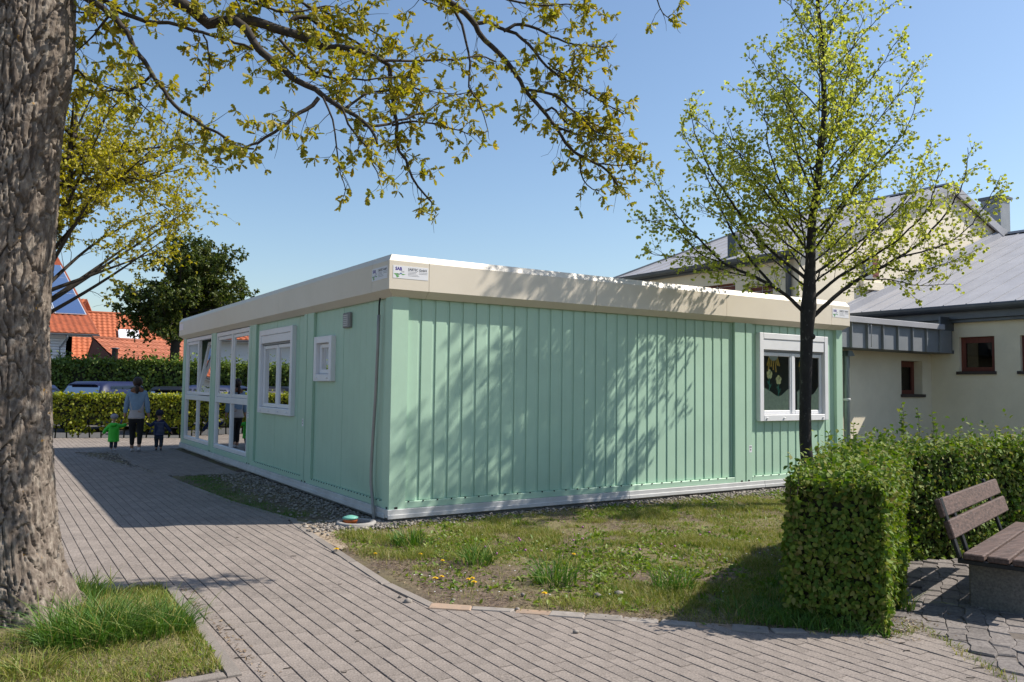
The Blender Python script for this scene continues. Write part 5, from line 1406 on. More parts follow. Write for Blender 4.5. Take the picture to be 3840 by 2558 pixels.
# straw-dry bits lying in the turf
p = lawn_pts(48000); n1 = fbm(p[:, 0] * 2.3 + 40, p[:, 1] * 2.3); p = p[RNG.random(len(p)) < np.clip((n1 - .3) * 2, .1, 1)]; n = len(p); D_ = rdir(n); D_[:, 2] = np.abs(D_[:, 2]) * .25
V, F = leaves(np.stack([p[:, 0], p[:, 1], np.full(n, .024)], 1), D_, rdir(n, 2), RNG.uniform(.015, .04, n), LEAF, .22)
tag(link('dry_thatch', np_mesh('dry_thatch', V, F), 'straw'), 'pale dry straw bits scattered through the lawn', 'thatch', kind='stuff')
# grass in the shade beside the long wall
n = 16000; p = np.stack([RNG.uniform(-1.35, -.25, n), RNG.uniform(.9, 5.9, n)], 1)
k_ = np.interp(p[:, 1], [.9, 2, 4, 5.9], [-.75, -.95, -1.0, -.8]); p = p[(RNG.random(n) < np.exp(-((p[:, 0] - k_) / .26) ** 2)) & ~onpath(p[:, 0], p[:, 1])]; n = len(p)
V, F = blades(np.stack([p[:, 0], p[:, 1], np.full(n, .005)], 1), RNG.uniform(.02, .05, n), RNG.normal(0, .5, (n, 2)), RNG.uniform(.004, .007, n))
tag(link('verge_grass', np_mesh('verge_grass', V, F), 'grass_green'), 'strip of short grass between path and long container wall', 'grass', kind='stuff')
# grass of the tree pit
n = 60000; p = np.stack([RNG.uniform(-4.8, -2.74, n), RNG.uniform(-4.0, -1.86, n)], 1)
dtr = np.hypot(p[:, 0] + 3.92, p[:, 1] + 2.25); p = p[(dtr > .50) & inpoly(p[:, 0], p[:, 1], PIT) & (RNG.random(n) < .25 + fbm(p[:, 0] * 3, p[:, 1] * 3))]; n = len(p)
V, F = blades(np.stack([p[:, 0], p[:, 1], np.full(n, .035)], 1), RNG.uniform(.025, .07, n), RNG.normal(0, .5, (n, 2)), RNG.uniform(.003, .006, n))
tag(link('pit_grass', np_mesh('pit_grass', V, F), 'grass'), 'dry yellowish grass in the pit around the oak', 'grass', kind='stuff')
n = 900; p = np.stack([RNG.uniform(-4.4, -2.76, n), RNG.uniform(-3.98, -2.6, n)], 1); D_ = rdir(n); D_[:, 2] = np.abs(D_[:, 2]) * .5 + .2
V, F = leaves(np.stack([p[:, 0], p[:, 1], np.full(n, .045)], 1), D_, rdir(n, 2.0), RNG.uniform(.02, .045, n), LEAF, .7)
tag(link('pit_weeds', np_mesh('pit_weeds', V, F), 'broadleaf'), 'low weeds growing in the pit around the oak', 'weeds', kind='stuff')

def tuft(name, c, n, r, h, label, m='grass_green', lean=.55, group=None, w=(.004, .009)):
    a = RNG.uniform(0, 6.28, n); rr_ = r * np.sqrt(RNG.uniform(0, 1, n)); q = np.stack([np.cos(a), np.sin(a)], 1)
    pos = np.stack([c[0] + q[:, 0] * rr_, c[1] + q[:, 1] * rr_, np.full(n, c[2])], 1)
    V, F = blades(pos, RNG.uniform(.45, 1.0, n) * h, q * (rr_ / r)[:, None] * lean + RNG.normal(0, .42, (n, 2)), RNG.uniform(*w, n), 1.1)
    t = thing(name, tuple(c), label, 'grass tuft', group)
    link('blades', np_mesh('blades', V, F), m, t)
    k = max(24, n // 6); pos = pos[:k] + RNG.normal(0, r * .25, (k, 3)) * (1, 1, 0)
    V, F = blades(pos, RNG.uniform(.5, 1.25, k) * h, RNG.normal(0, .75, (k, 2)), RNG.uniform(*w, k), 1.0)
    link('dry_blades', np_mesh('dry_blades', V, F), 'grass', t); return t
tuft('grass_tuft', gp(330, 2400, .04), 900, .28, .32, 'lush dark green grass tuft leaning out beside the oak trunk', lean=.85)
tuft('grass_tuft', gp(560, 2370, .04), 700, .26, .24, 'lower lush grass tuft between the oak and the pit kerb', lean=.8)
tuft('grass_tuft', gp(300, 2255, .03), 500, .16, .22, 'grass tuft behind the oak trunk at the far side of the pit', lean=.5)
tuft('grass_tuft', gp(120, 2530, .04), 220, .14, .16, 'light green grass tuft in front of the oak roots', m='grass', lean=.6)
tuft('grass_tuft', gp(1530, 2045, .01), 110, .16, .22, 'broad bladed grass tuft nearest the container corner', lean=.8, w=(.008, .016))
tuft('grass_tuft', gp(1785, 2115, .01), 110, .15, .24, 'broad bladed grass tuft beside the pink clover flowers', lean=.9, w=(.007, .014))
tuft('grass_tuft', gp(2085, 2190, .01), 150, .17, .30, 'tallest grass tuft in the middle of the lawn', lean=.7, w=(.006, .011))
tuft('grass_tuft', gp(2520, 2215, .01), 110, .15, .27, 'grass tuft at the edge of the hedge shadow', lean=.6, w=(.006, .011))
tuft('grass_tuft', gp(3020, 2345, .01), 200, .16, .15, 'ragged grass tuft at the shaded foot of the hedge end', lean=.6)
tuft('grass_tuft', gp(3400, 2290, .01), 40, .06, .20, 'thin grass tuft at the sunny corner of the hedge end', lean=.5)
tuft('grass_tuft', gp(2830, 2310, .01), 240, .30, .13, 'dark grass tuft in the shadow beside the hedge end', lean=.6)
# dandelions, daisies, clover
def dandelion(px, py, lab, s=1.0):
    g_ = gp(px, py, .05); t = thing('dandelion', (g_[0], g_[1], 0), lab, 'flower', 'yellow dandelions in the lawn')
    MB().tube([(g_[0], g_[1], 0), (g_[0] + .003, g_[1], .04)], .0025, 5).build('stem', 'stem', t)
    mb = MB(); 
    for ring_, (rr_, zz2, n_) in enumerate(((.021, .046, 14), (.015, .051, 11), (.008, .054, 7))):
        for k in range(n_):
            a = k * 6.283 / n_ + ring_ * .3; e = np.array([math.cos(a), math.sin(a), 0]); f_ = np.array([-e[1], e[0], 0]) * .004 * s
            c = np.array([g_[0], g_[1], zz2 - .006]); mb.add([c - f_ * .5, c + f_ * .5, c + e * rr_ * s + f_ + (0, 0, .006), c + e * rr_ * s - f_ + (0, 0, .006)], [(0, 1, 2, 3)])
    mb.build('flower_head', 'yellow', t)
for px, py, lab, s_ in ((1262, 2057, 'single dandelion at the soil edge by the kerb', 1.3), (1633, 2166, None, 1.2), (1657, 2160, None, 1.0), (1757, 2170, None, 1.0), (1778, 2180, None, 1.2), (1772, 2166, None, 1.0), (2042, 2222, None, 1.1), (1577, 2076, None, 1.1), (2152, 2076, None, 1.0), (1408, 2074, None, .9), (1660, 2100, None, .9), (2680, 1870 + 40, None, 1.0), (3040, 2192, None, 1.0)):
    dandelion(px, py, lab or 'yellow dandelion flower in the lawn', s_)
dz = MB()
for k in range(70):
    g_ = gp(RNG.uniform(1500, 2950), RNG.uniform(1990, 2250), .03)
    if inpoly(g_[0], g_[1], LAWN) and g_[1] < -.4: dz.lathe((g_[0], g_[1], RNG.uniform(.02, .05)), [(.001, .003), (.006, .002), (.007, 0)], 7)
for k in range(35):
    g_ = gp(RNG.uniform(2700, 2960), RNG.uniform(2020, 2110), .03)
    if inpoly(g_[0], g_[1], LAWN): dz.lathe((g_[0], g_[1], RNG.uniform(.02, .05)), [(.001, .003), (.006, .002), (.007, 0)], 7)
tag(dz.build('daisies', 'petal_white'), 'tiny white daisies dotted over the lawn', 'flowers', kind='stuff')
cl = MB()
for px, py in ((1863, 2075), (1945, 2018), (2150, 2025), (2185, 1975), (2625, 2005), (2660, 1995), (2030, 2065), (1820, 2050), (2480, 2040), (2530, 2048), (2400, 2060), (1950, 2025), (2700, 2080), (2745, 2025), (1970, 2062), (2185, 2020)):
    g_ = gp(px, py, .05); cl.lathe((g_[0], g_[1], .045), [(.001, -.010), (.011, -.004), (.013, .004), (.008, .012), (.001, .014)], 8)
tag(cl.build('clover_flowers', 'clover', None, True), 'pink clover heads scattered in the lawn', 'flowers', kind='stuff')
# weeds in the joints between pavers and cobbles
jp = []
for a, b2 in zip(COB_EDGE[:-1], COB_EDGE[1:]):
    for _ in range(60): jp.append(np.array(a) + (np.array(b2) - np.array(a)) * RNG.random() + RNG.normal(0, .03, 2))
for _ in range(160): jp.append((RNG.normal(1.28, .16), RNG.normal(-5.42, .07)))
jp = np.array(jp); n = len(jp)
V, F = blades(np.stack([jp[:, 0], jp[:, 1], np.full(n, .01)], 1), RNG.uniform(.02, .06, n), RNG.normal(0, .6, (n, 2)), RNG.uniform(.004, .008, n))
tag(link('joint_weeds', np_mesh('joint_weeds', V, F), 'grass'), 'sparse grass growing in the joints beside the cobbles', 'weeds', kind='stuff')
# long grass round the foot of the hedge end
n = 1300; q_ = RNG.uniform(-.15, 2.6, n); w_ = RNG.uniform(.30, .62, n); fr = RNG.random(n) < .35
q_ = np.where(fr, RNG.uniform(-.16, .0, n), q_); w_ = np.where(fr, RNG.uniform(-.34, .45, n), w_)
jp = h1a[None] + h1d[None] * q_[:, None] + np.array([-h1d[1], h1d[0]])[None] * w_[:, None]; jp = jp[~onpath(jp[:, 0], jp[:, 1])]; n = len(jp)
V, F = blades(np.stack([jp[:, 0], jp[:, 1], np.full(n, .01)], 1), RNG.uniform(.05, .17, n), RNG.normal(0, .5, (n, 2)), RNG.uniform(.004, .008, n))
tag(link('hedge_foot_grass', np_mesh('hedge_foot_grass', V, F), 'grass_green'), 'longer grass round the shaded foot of the hedge end', 'grass', kind='stuff')
# sticks and debris on the paving
for k, (px, py, L, a) in enumerate(((700, 2245, .10, .1), (860, 2360, .07, .2), (640, 2470, .10, -.4), (725, 2475, .09, -.6), (900, 2466, .06, .3), (1080, 2505, .05, .5), (1290, 2520, .03, .2), (1100, 2085, .05, .2), (890, 2015, .03, 0), (1275, 2190, .03, .3), (1345, 2365, .04, .1), (3380, 2410, .05, .2), (3500, 2330, .08, -.2), (3620, 2400, .09, -.1), (3670, 2505, .07, .1), (3400, 2440, .05, .3), (3640, 2540, .05, 0), (790, 2122, .04, .1), (1340, 2405, .03, 1.0), (620, 2353, .09, .05))):
    g_ = gp(px, py, .026); e = np.array([math.cos(a - YAW), math.sin(a - YAW), 0]); n_ = np.array([-e[1], e[0], 0])
    Q = [g_ - e * L / 2, g_ + n_ * L * RNG.uniform(-.15, .15), g_ + e * L / 2]
    o = MB().tube(smooth_line(Q, .01), .0028, 5).build('twig', 'bark_limb', None, True)
    tag(o, 'small dry twig lying on the ground', 'twig', 'twigs lying on the ground')
# ================================================================ people seen from behind
def skin(name, verts, edges, radii, m, parent=None, sub=2):
    me = bpy.data.meshes.new(name); me.from_pydata([tuple(map(float, v)) for v in verts], edges, [])
    ob = bpy.data.objects.new(name, me); COL.objects.link(ob)
    md = ob.modifiers.new('skin', 'SKIN'); md.use_smooth_shade = True
    for i, d in enumerate(me.skin_vertices[0].data):
        r_ = radii[i]; d.radius = (r_, r_) if np.isscalar(r_) else r_
        d.use_root = (i == 0)
    s_ = ob.modifiers.new('sub', 'SUBSURF'); s_.levels = s_.render_levels = sub
    dg = bpy.context.evaluated_depsgraph_get(); out = bpy.data.meshes.new_from_object(ob.evaluated_get(dg))
    bpy.data.objects.remove(ob); out.materials.clear()
    return link(name, out, m, parent)
def chain(*pts): return list(pts), [(i, i + 1) for i in range(len(pts) - 1)]
def join(*chains):
    V, E, R_ = [], [], []
    for (pts, rad, att) in chains:
        o = len(V); V += pts; R_ += rad; E += [(o + i, o + i + 1) for i in range(len(pts) - 1)]
        if att is not None: E.append((att, o))
    return V, E, R_
def ellipsoid(c, r, n=16, k=10):
    mb = MB(); prof = [(math.cos(a), math.sin(a)) for a in np.linspace(-math.pi / 2 + .01, math.pi / 2 - .01, k)]
    mb.lathe((0, 0, 0), prof, n); mb.v = [(c[0] + x * r[0], c[1] + y * r[1], c[2] + z * r[2]) for x, y, z in mb.v]; return mb

def person(px, py, H, rot, label, kind, armL, armR, stride):
    """built in a local frame: x to the right, y ahead, z up, then placed; arm: list of 3 local joints as fractions of H"""
    g_ = gp(px, py, .02)
    child = kind != 'woman'
    hs = .19 if child else .135                      # head height as share of H
    def w(p):
        p = np.array(p) * H; c, s_ = math.cos(rot), math.sin(rot)
        return np.array([g_[0] + p[0] * c - p[1] * s_, g_[1] + p[0] * s_ + p[1] * c, g_[2] - .0 + p[2]])
    hip, sh, nk = (.40, .70, .78) if child else (.50, .80, .86)
    hw, sw = (.055, .095) if child else (.05, .095)
    st = stride
    Lk, Rk = (-hw, st * .35 + .03, hip * .53), (hw, -st * .35 + .03, hip * .53)
    La, Ra = (-hw, st * .6, .045), (hw, -st * .8, .06 if st else .045)
    body = join(([w((0, 0, hip)), w((0, 0, (hip + sh) / 2)), w((0, 0, sh)), w((0, 0, nk)), w((0, .01, 1 - hs * .62)), w((0, .012, 1 - hs * .2))], [.075 * H, .068 * H, .06 * H, .028 * H, hs * .36 * H, hs * .30 * H], None),
                ([w((-hw, 0, hip - .03)), w(Lk), w(La), w((-hw, La[1] + .07, .022))], [.052 * H, .036 * H, .022 * H, .018 * H], 0),
                ([w((hw, 0, hip - .03)), w(Rk), w(Ra), w((hw, Ra[1] + .07, .03))], [.052 * H, .036 * H, .022 * H, .018 * H], 0),
                ([w((-sw, 0, sh - .01)), w(armL[0]), w(armL[1]), w(armL[2])], [.034 * H, .025 * H, .018 * H, .016 * H], 2),
                ([w((sw, 0, sh - .01)), w(armR[0]), w(armR[1]), w(armR[2])], [.034 * H, .025 * H, .018 * H, .016 * H], 2))
    b = skin('person', *body, 'skin')
    tag(b, label, 'person')
    # five fingers on each hand, curled
    for arm, sg in ((armL, -1), (armR, 1)):
        base = np.array(arm[2]); dv = base - np.array(arm[1]); dv /= np.linalg.norm(dv); side = np.array([0, 1.0, 0])
        V, E, R_ = [], [], []
        for q in range(5):
            s0 = base + side * (-.014 + .0075 * q) + (dv * -.006 if q == 4 else dv * .004)
            L = (.030, .035, .033, .027, .022)[q]
            e1 = s0 + dv * L * .6 + (side * .012 if q == 4 else 0); e2 = e1 + dv * L * .35 + np.array([-sg * .012, 0, 0])
            o = len(V); V += [w(s0), w(e1), w(e2)]; E += [(o, o + 1), (o + 1, o + 2)]; R_ += [.0052 * H, .0047 * H, .004 * H]
        skin('fingers', V, E, R_, 'skin', b, 1)
    # ears
    for sg in (-1, 1):
        mb = ellipsoid(w((sg * hs * .37, .01, 1 - hs * .5)), (.012 * H, .02 * H, .03 * H), 8, 6); mb.build('ear', 'skin', b, True)
    mb = ellipsoid(w((0, .012 + hs * .38, 1 - hs * .52)), (.012 * H, .016 * H, .018 * H), 8, 6); mb.build('nose', 'skin', b, True)
    def sleeve(arm, end, r0, r1, m):
        pts = [np.array((math.copysign(sw, arm[0][0]), 0, sh - .01)), np.array(arm[0]), np.array(arm[0]) + (np.array(arm[1]) - np.array(arm[0])) * end]
        return pts, [r0, (r0 + r1) / 2, r1]
    def top(name, m, hem, rw, rh, r0, r1, end=(1.0, 1.0), flat=.72):
        a = sleeve(armL, end[0], r0, r1, m); c = sleeve(armR, end[1], r0, r1, m)
        V, E, R_ = join(([w((0, 0, (hem + sh) / 2)), w((0, 0, hem + .02)), w((0, 0, hem))], [(rw * H, rw * flat * H), (rh * H, rh * flat * H), (rh * 1.02 * H, rh * flat * H)], None),
                        ([w((0, 0, sh - .03)), w((0, 0, nk - .025))], [(rw * 1.02 * H, rw * flat * H), .040 * H], 0),
                        ([w(q) for q in a[0]], [r * H for r in a[1]], 3), ([w(q) for q in c[0]], [r * H for r in c[1]], 3))
        return skin(name, V, E, R_, m, b)
    def trousers(m, r0, r1, ankle):
        V, E, R_ = join(([w((0, 0, hip + .02)), w((0, 0, hip - .025))], [(.088 * H, .066 * H), (.088 * H, .07 * H)], None),
                        ([w((-hw, 0, hip - .07)), w(Lk), w((-hw, La[1] * .95, ankle))], [r0 * H, (r0 * .7) * H, r1 * H], 1),
                        ([w((hw, 0, hip - .07)), w(Rk), w((hw, Ra[1] * .95, ankle + .01))], [r0 * H, (r0 * .7) * H, r1 * H], 1))
        return skin('trousers', V, E, R_, m, b)
    def shoes(m):
        for q, sg in ((La, -1), (Ra, 1)):
            lift = .02 if (sg > 0 and st) else 0.0
            skin('shoe', [w((sg * hw, q[1] - .022, .026 + lift)), w((sg * hw, q[1] + .03, .024 + lift * .4)), w((sg * hw, q[1] + .085, .018))], [(0, 1), (1, 2)], [.027 * H, .026 * H, .018 * H], m, b)
    if kind == 'woman':
        top('blouse', 'blouse', .435, .098, .120, .040, .026, (.2, .2))
        top('denim_jacket', 'denim', .545, .102, .098, .046, .030, (.95, .95))
        trousers('trousers', .060, .028, .075)
        shoes('shoe')
        skin('scarf', [w((-.075, -.01, .80)), w((-.045, -.03, .835)), w((0, -.035, .845)), w((.045, -.03, .835)), w((.075, -.01, .80))], [(0, 1), (1, 2), (2, 3), (3, 4)], [.030 * H, .034 * H, .034 * H, .034 * H, .030 * H], 'collar', b)
        ellipsoid(w((0, -.006, 1 - hs * .45)), (hs * .46 * H, hs * .48 * H, hs * .53 * H)).build('hair', 'hair', b, True)
        skin('ponytail', [w((0, -.06, .90)), w((0, -.07, .86)), w((.004, -.07, .81)), w((.006, -.066, .775))], [(0, 1), (1, 2), (2, 3)], [.024 * H, .026 * H, .024 * H, .012 * H], 'hair', b)
    elif kind == 'green':
        ct = top('raincoat', 'green_coat', .24, .150, .160, .062, .045, (1.0, 1.0), .8)
        skin('hood', [w((-.10, -.085, .73)), w((0, -.125, .70)), w((.10, -.085, .73))], [(0, 1), (1, 2)], [.055 * H, .062 * H, .055 * H], 'green_coat', ct)
        trousers('jeans', .070, .050, .07); shoes('shoe')
        cp = ellipsoid(w((0, .0, 1 - hs * .36)), (hs * .52 * H, hs * .54 * H, hs * .40 * H)).build('cap', 'cap', b, True)
        ellipsoid(w((0, hs * .60, 1 - hs * .50)), (hs * .36 * H, hs * .30 * H, hs * .05 * H), 12, 6).build('cap_peak', 'cap', cp, True)
    else:
        tp = top('striped_jumper', 'navy', .36, .125, .128, .052, .036, (1.0, 1.0), .75)
        for z in np.arange(.40, .70, .032):
            mb = MB(); q = .1275 + .004 * math.sin(z * 20); P_ = []
            for a in np.linspace(0, 2 * math.pi, 21): P_.append(w((q * .93 * math.cos(a), q * .70 * math.sin(a), z)))
            mb.tube(P_, .006 * H, 5, False); mb.build('stripe', 'stripe', tp, True)
        trousers('jeans', .070, .046, .07); shoes('shoe_dark')
        ellipsoid(w((0, 0, 1 - hs * .40)), (hs * .50 * H, hs * .52 * H, hs * .44 * H)).build('hat', 'cap_navy', b, True)
    return b
fwd = math.atan2(FW[1], FW[0]) - math.pi / 2 + .30
person(507, 1694, 1.68, fwd, 'woman in light blue denim jacket and black trousers holding two toddlers by the hand', 'woman',
       [(-.125, 0, .64), (-.145, .01, .50), (-.150, .015, .455)], [(.125, 0, .64), (.145, .01, .50), (.155, .015, .455)], .06)
person(424, 1691, .84, fwd, 'toddler in a bright green hooded raincoat and pale cap', 'green',
       [(-.20, .02, .57), (-.27, .06, .46), (-.285, .07, .42)], [(.20, .02, .66), (.31, .03, .73), (.345, .03, .765)], .06)
person(594, 1690, .94, fwd, 'toddler in a navy striped jumper and dark jeans', 'navy',
       [(-.20, .02, .60), (-.29, .03, .68), (-.325, .03, .715)], [(.19, .0, .57), (.27, .02, .45), (.305, .03, .40)], .05)

# ================================================================ parked cars
def car(c, head, paint, label, L=4.0, W=1.72, Hh=1.56):
    t = thing('parked_car', (c[0], c[1], 0), label, 'car', 'cars parked behind the low hedge')
    t.rotation_euler = (0, 0, head)
    ch, sh_ = math.cos(head), math.sin(head)
    def Wd(p): return (c[0] + p[0] * ch - p[1] * sh_, c[1] + p[0] * sh_ + p[1] * ch, p[2])
    # local: x to the front, y to the left
    def loft(secs, name, m, parent, smooth=True):
        # sections: (x, zlow, zhigh, halfwidth low, halfwidth high)
        mb = MB(); n = 10; rings = []
        for x, z0, z1, w0, w1 in secs:
            r_ = []
            for sgn in (1, -1):
                pts = [(w0 * .92, z0), (w0, z0 + .1 * (z1 - z0)), (w0, z0 + .45 * (z1 - z0)), (w1, z1 - .12 * (z1 - z0)), (w1 * .90, z1)]
                if sgn < 0: pts = pts[::-1]
                r_ += [(x, sgn * y, z) for y, z in pts]
            rings.append(r_)
        V = [Wd(p) for r_ in rings for p in r_]; F = []
        for i in range(len(rings) - 1):
            for j in range(n): F.append((i * n + j, i * n + (j + 1) % n, (i + 1) * n + (j + 1) % n, (i + 1) * n + j))
        F += [list(range(n))[::-1], [(len(rings) - 1) * n + j for j in range(n)]]
        return mb.add(V, F).build(name, m, parent, smooth)
    hw = W / 2
    loft([(-L / 2, .35, .80, hw * .86, hw * .84), (-L / 2 + .12, .22, .92, hw * .96, hw * .93), (-L / 2 + .6, .18, .96, hw, hw * .95), (0, .18, .95, hw, hw * .95), (L / 2 - 1.1, .18, .93, hw, hw * .93), (L / 2 - .35, .2, .78, hw * .96, hw * .86), (L / 2, .3, .62, hw * .78, hw * .74)], 'body', paint, t)
    cabb = loft([(-L / 2 + .08, .90, 1.00, hw * .88, hw * .84), (-L / 2 + .42, .90, Hh - .10, hw * .92, hw * .74), (-L / 2 + .75, .90, Hh - .01, hw * .92, hw * .72), (0.1, .90, Hh, hw * .92, hw * .72), (.55, .90, Hh - .06, hw * .92, hw * .72), (L / 2 - .95, .90, .96, hw * .90, hw * .80)], 'cabin', paint, t)
    # rear window, set proud of the cabin
    def quad(name, m, P_, parent=t, off=(0, 0, 0)): return MB().add([Wd(np.array(p) + off) for p in P_], [(0, 1, 2, 3)]).build(name, m, parent)
    z1, z2 = .99, Hh - .16
    def rx(z): return np.interp(z, [1.0, Hh - .10], [-L / 2 + .08, -L / 2 + .42]) - .02
    quad('rear_window', 'car_glass', [(rx(z1), -.66, z1), (rx(z1), .66, z1), (rx(z2) , .55, z2), (rx(z2), -.55, z2)], cabb, (-.012, 0, .004))
    for sg in (1, -1):
        y0, y1 = sg * (hw * .925), sg * (hw * .785)
        quad('side_window', 'car_glass', [(-L / 2 + .50, y0, .98), (.02, y0, .98), (.02, y1, Hh - .13), (-L / 2 + .72, y1, Hh - .15)], cabb, (0, sg * .012, 0))
        quad('side_window', 'car_glass', [(.08, y0, .98), (L / 2 - 1.15, y0, .98), (.52, y1, Hh - .15), (.08, y1, Hh - .13)], cabb, (0, sg * .012, 0))
        MB().add([Wd(p) for p in ((-L / 2 - .004, sg * .60, .78), (-L / 2 - .004, sg * .80, .78), (-L / 2 + .03, sg * .82, 1.0), (-L / 2 + .03, sg * .66, 1.0), (-L / 2 + .14, sg * .60, .78), (-L / 2 + .2, sg * .84, .78), (-L / 2 + .2, sg * .84, 1.0), (-L / 2 + .14, sg * .66, 1.0))],
                 [(0, 1, 2, 3), (7, 6, 5, 4), (1, 5, 6, 2), (0, 3, 7, 4), (3, 2, 6, 7), (0, 4, 5, 1)]).build('tail_light', 'lamp_red', t)
        for x in (-L / 2 + .72, L / 2 - .78):
            cw = np.array(Wd((x, sg * (hw - .09), .31)))
            ax = np.array([-sh_, ch, 0]) * sg
            wl = MB().tube([cw - ax * .09, cw - ax * .08, cw + ax * .08, cw + ax * .09], [.26, .31, .31, .26], 22).build('wheel', 'tyre', t, True)
            MB().tube([cw + ax * .085, cw + ax * .097], [.20, .17], 16).build('rim', 'rim', wl, True)
        MB().box((.75, sg * (hw + .02), .95), (.90, sg * (hw + .17), 1.10), .03, Matrix.Translation((c[0], c[1], 0)) @ Matrix.Rotation(head, 4, 'Z')).build('wing_mirror', paint, t)
    MB().box((-L / 2 + .28, -.45, Hh - .13), (-L / 2 + .62, .45, Hh - .09), .012, Matrix.Translation((c[0], c[1], 0)) @ Matrix.Rotation(head, 4, 'Z')).build('roof_spoiler', paint, cabb)
    MB().box((-L / 2 - .025, -.26, .62), (-L / 2 + .0, .26, .73), .004, Matrix.Translation((c[0], c[1], 0)) @ Matrix.Rotation(head, 4, 'Z')).build('number_plate', 'sign_and_sky_white', t)
    MB().box((-L / 2 - .03, -.78, .30), (-L / 2 + .1, .78, .52), .03, Matrix.Translation((c[0], c[1], 0)) @ Matrix.Rotation(head, 4, 'Z')).build('bumper', paint, t)
    return t
cd = math.atan2(FW[1], FW[0])
cc1 = dp(432, 1450, 27.6); car(cc1, cd - .12, 'car_blue', 'dark blue hatchback with its red tail light above the low hedge', Hh=1.60)
cc2 = dp(690, 1455, 27.0); car(cc2, cd + .16, 'car_black', 'black car partly hidden behind the container corner', W=1.76, Hh=1.46, L=4.3)
cc3 = dp(105, 1450, 27.2); car(cc3, cd - .25, 'car_navy', 'navy blue car partly hidden behind the big oak trunk', Hh=1.50)
cc4 = dp(-260, 1450, 28.0); car(cc4, cd - .2, 'car_black', 'black car further left along the hedge', Hh=1.46)

# ================================================================ houses with red tiled roofs
def tile_mesh(w, l):
    n = 6; mb = MB(); V = []
    for r_ in (0, 1):
        for i in range(n + 1):
            x = -w / 2 + w * i / n; z = .022 * math.cos(2 * math.pi * i / n) ; V.append((x, r_ * l, z + (.03 if r_ == 0 else 0.0)))
    V += [(-w / 2, 0, -.02), (w / 2, 0, -.02)]
    F = [(i, i + 1, n + 2 + i, n + 1 + i) for i in range(n)] + [list(range(n + 1))[::-1] + [2 * n + 2, 2 * n + 3]]
    return np.array(V), F
def tiled_slope(parent, e0, e1, up, m, rows_l=.34, w=.30, nmax=300, skip=None, lo=.0):
    """e0,e1: eave ends (left,right), up: vector from eave to ridge"""
    e0, e1, up = np.array(e0, float), np.array(e1, float), np.array(up, float)
    along = e1 - e0; La = np.linalg.norm(along); along /= La; Lu = np.linalg.norm(up); u1 = up / Lu; nv = np.cross(along, u1)
    nx, ny = int(La / w), int(Lu / rows_l); ww, ll = La / nx, Lu / ny
    V0, F0 = tile_mesh(ww, ll + .05); me = np_mesh('roof_tile', V0, F0); me.materials.append(MT[m])
    Rm = Matrix(((along[0], u1[0], nv[0]), (along[1], u1[1], nv[1]), (along[2], u1[2], nv[2]))).to_4x4()
    sites = []
    for j in range(ny):
        for i in range(nx):
            s_, t_ = (i + .5) * ww, j * ll
            if skip and skip(s_, t_): continue
            p = e0 + along * s_ + u1 * t_ + nv * .03; q = proj(p + u1 * ll * .5)
            if q[2] < 1 or q[0] < -1500 or q[0] > 1500: continue
            vis_ = 150 < q[0] < 720 and q[1] < 1380
            sites.append((0 if vis_ else 1, q[2], p))
    sites.sort(key=lambda a: (a[0], a[1]))
    rest = MB(); nn = len(V0); inv = np.linalg.inv(np.array(wmat(parent)))
    for k, (v, d, p) in enumerate(sites):
        if k < nmax and v == 0:
            o = bpy.data.objects.new('roof_tile', me); COL.objects.link(o); o.parent = parent; o.matrix_parent_inverse = wmat(parent).inverted()
            o.matrix_basis = Matrix.Translation(Vector(p)) @ Rm
        else:
            rest.add([p + along * x + u1 * y + nv * z for x, y, z in V0], F0)
    if rest.v: tag(rest.build('roof_tiles', m, parent), kind='stuff')
    # boarding under the tiles
    MB().prism([e0, e1, e1 + up, e0 + up], -nv * .06).build('roof_boarding', 'redwood', parent)
    return along, u1, nv
# white house with solar panels
E1 = dp(370, 1254, 42.0); ze = E1[2]
Xr, Ye = E1[0], E1[1]
rd_ = px_x(216, 965, Xr); up1 = np.array([0, rd_[1] - Ye, rd_[2] - ze])
H1 = thing('white_house', (Xr - 5, Ye + 4, 0), 'white house with blue solar panels on its red tiled roof', 'house')
XL = Xr - 15
pl = on_plane(324, 1188, np.array([Xr, Ye, ze]), np.cross([1, 0, 0], up1)); s_r = Xr - pl[0]; tb = (pl[1] - Ye) / up1[1]
ptop = on_plane(225, 1001, np.array([Xr, Ye, ze]), np.cross([1, 0, 0], up1)); tt = (ptop[1] - Ye) / up1[1]
Lu1 = np.linalg.norm(up1)
al, uu, nv1 = tiled_slope(H1, (XL, Ye, ze), (Xr, Ye, ze), up1, 'tile', skip=lambda s_, t_: (15 - s_) > s_r + .3 and tb * Lu1 + .35 < t_ < tt * Lu1 - .35)
MB().prism([(XL, rd_[1] * 2 - Ye, ze), (Xr, rd_[1] * 2 - Ye, ze), (Xr, rd_[1], rd_[2]), (XL, rd_[1], rd_[2])], (0, 0, -.08)).build('rear_roof', 'tile', H1)
MB().tube([(XL, rd_[1], rd_[2] + .02), (Xr, rd_[1], rd_[2] + .02)], .12, 8).build('ridge_tiles', 'tile', H1, True)
wx = Xr - 1.15; wy = Ye + .65
MB().prism([(XL + .3, wy, 0), (wx, wy, 0), (wx, wy, ze + .02), (XL + .3, wy, ze + .02)], (0, .3, 0)).build('wall', 'house_white', H1)
gz_ = ze + up1[2] * (.65 / up1[1])
MB().prism([(wx, wy, 0), (wx, 2 * rd_[1] - wy, 0), (wx, 2 * rd_[1] - wy, gz_ - .1), (wx, rd_[1], rd_[2] - .15), (wx, wy, gz_ - .1)], (-.3, 0, 0)).build('gable_wall', 'house_white', H1)
vb = np.array([0, 0, -.22])
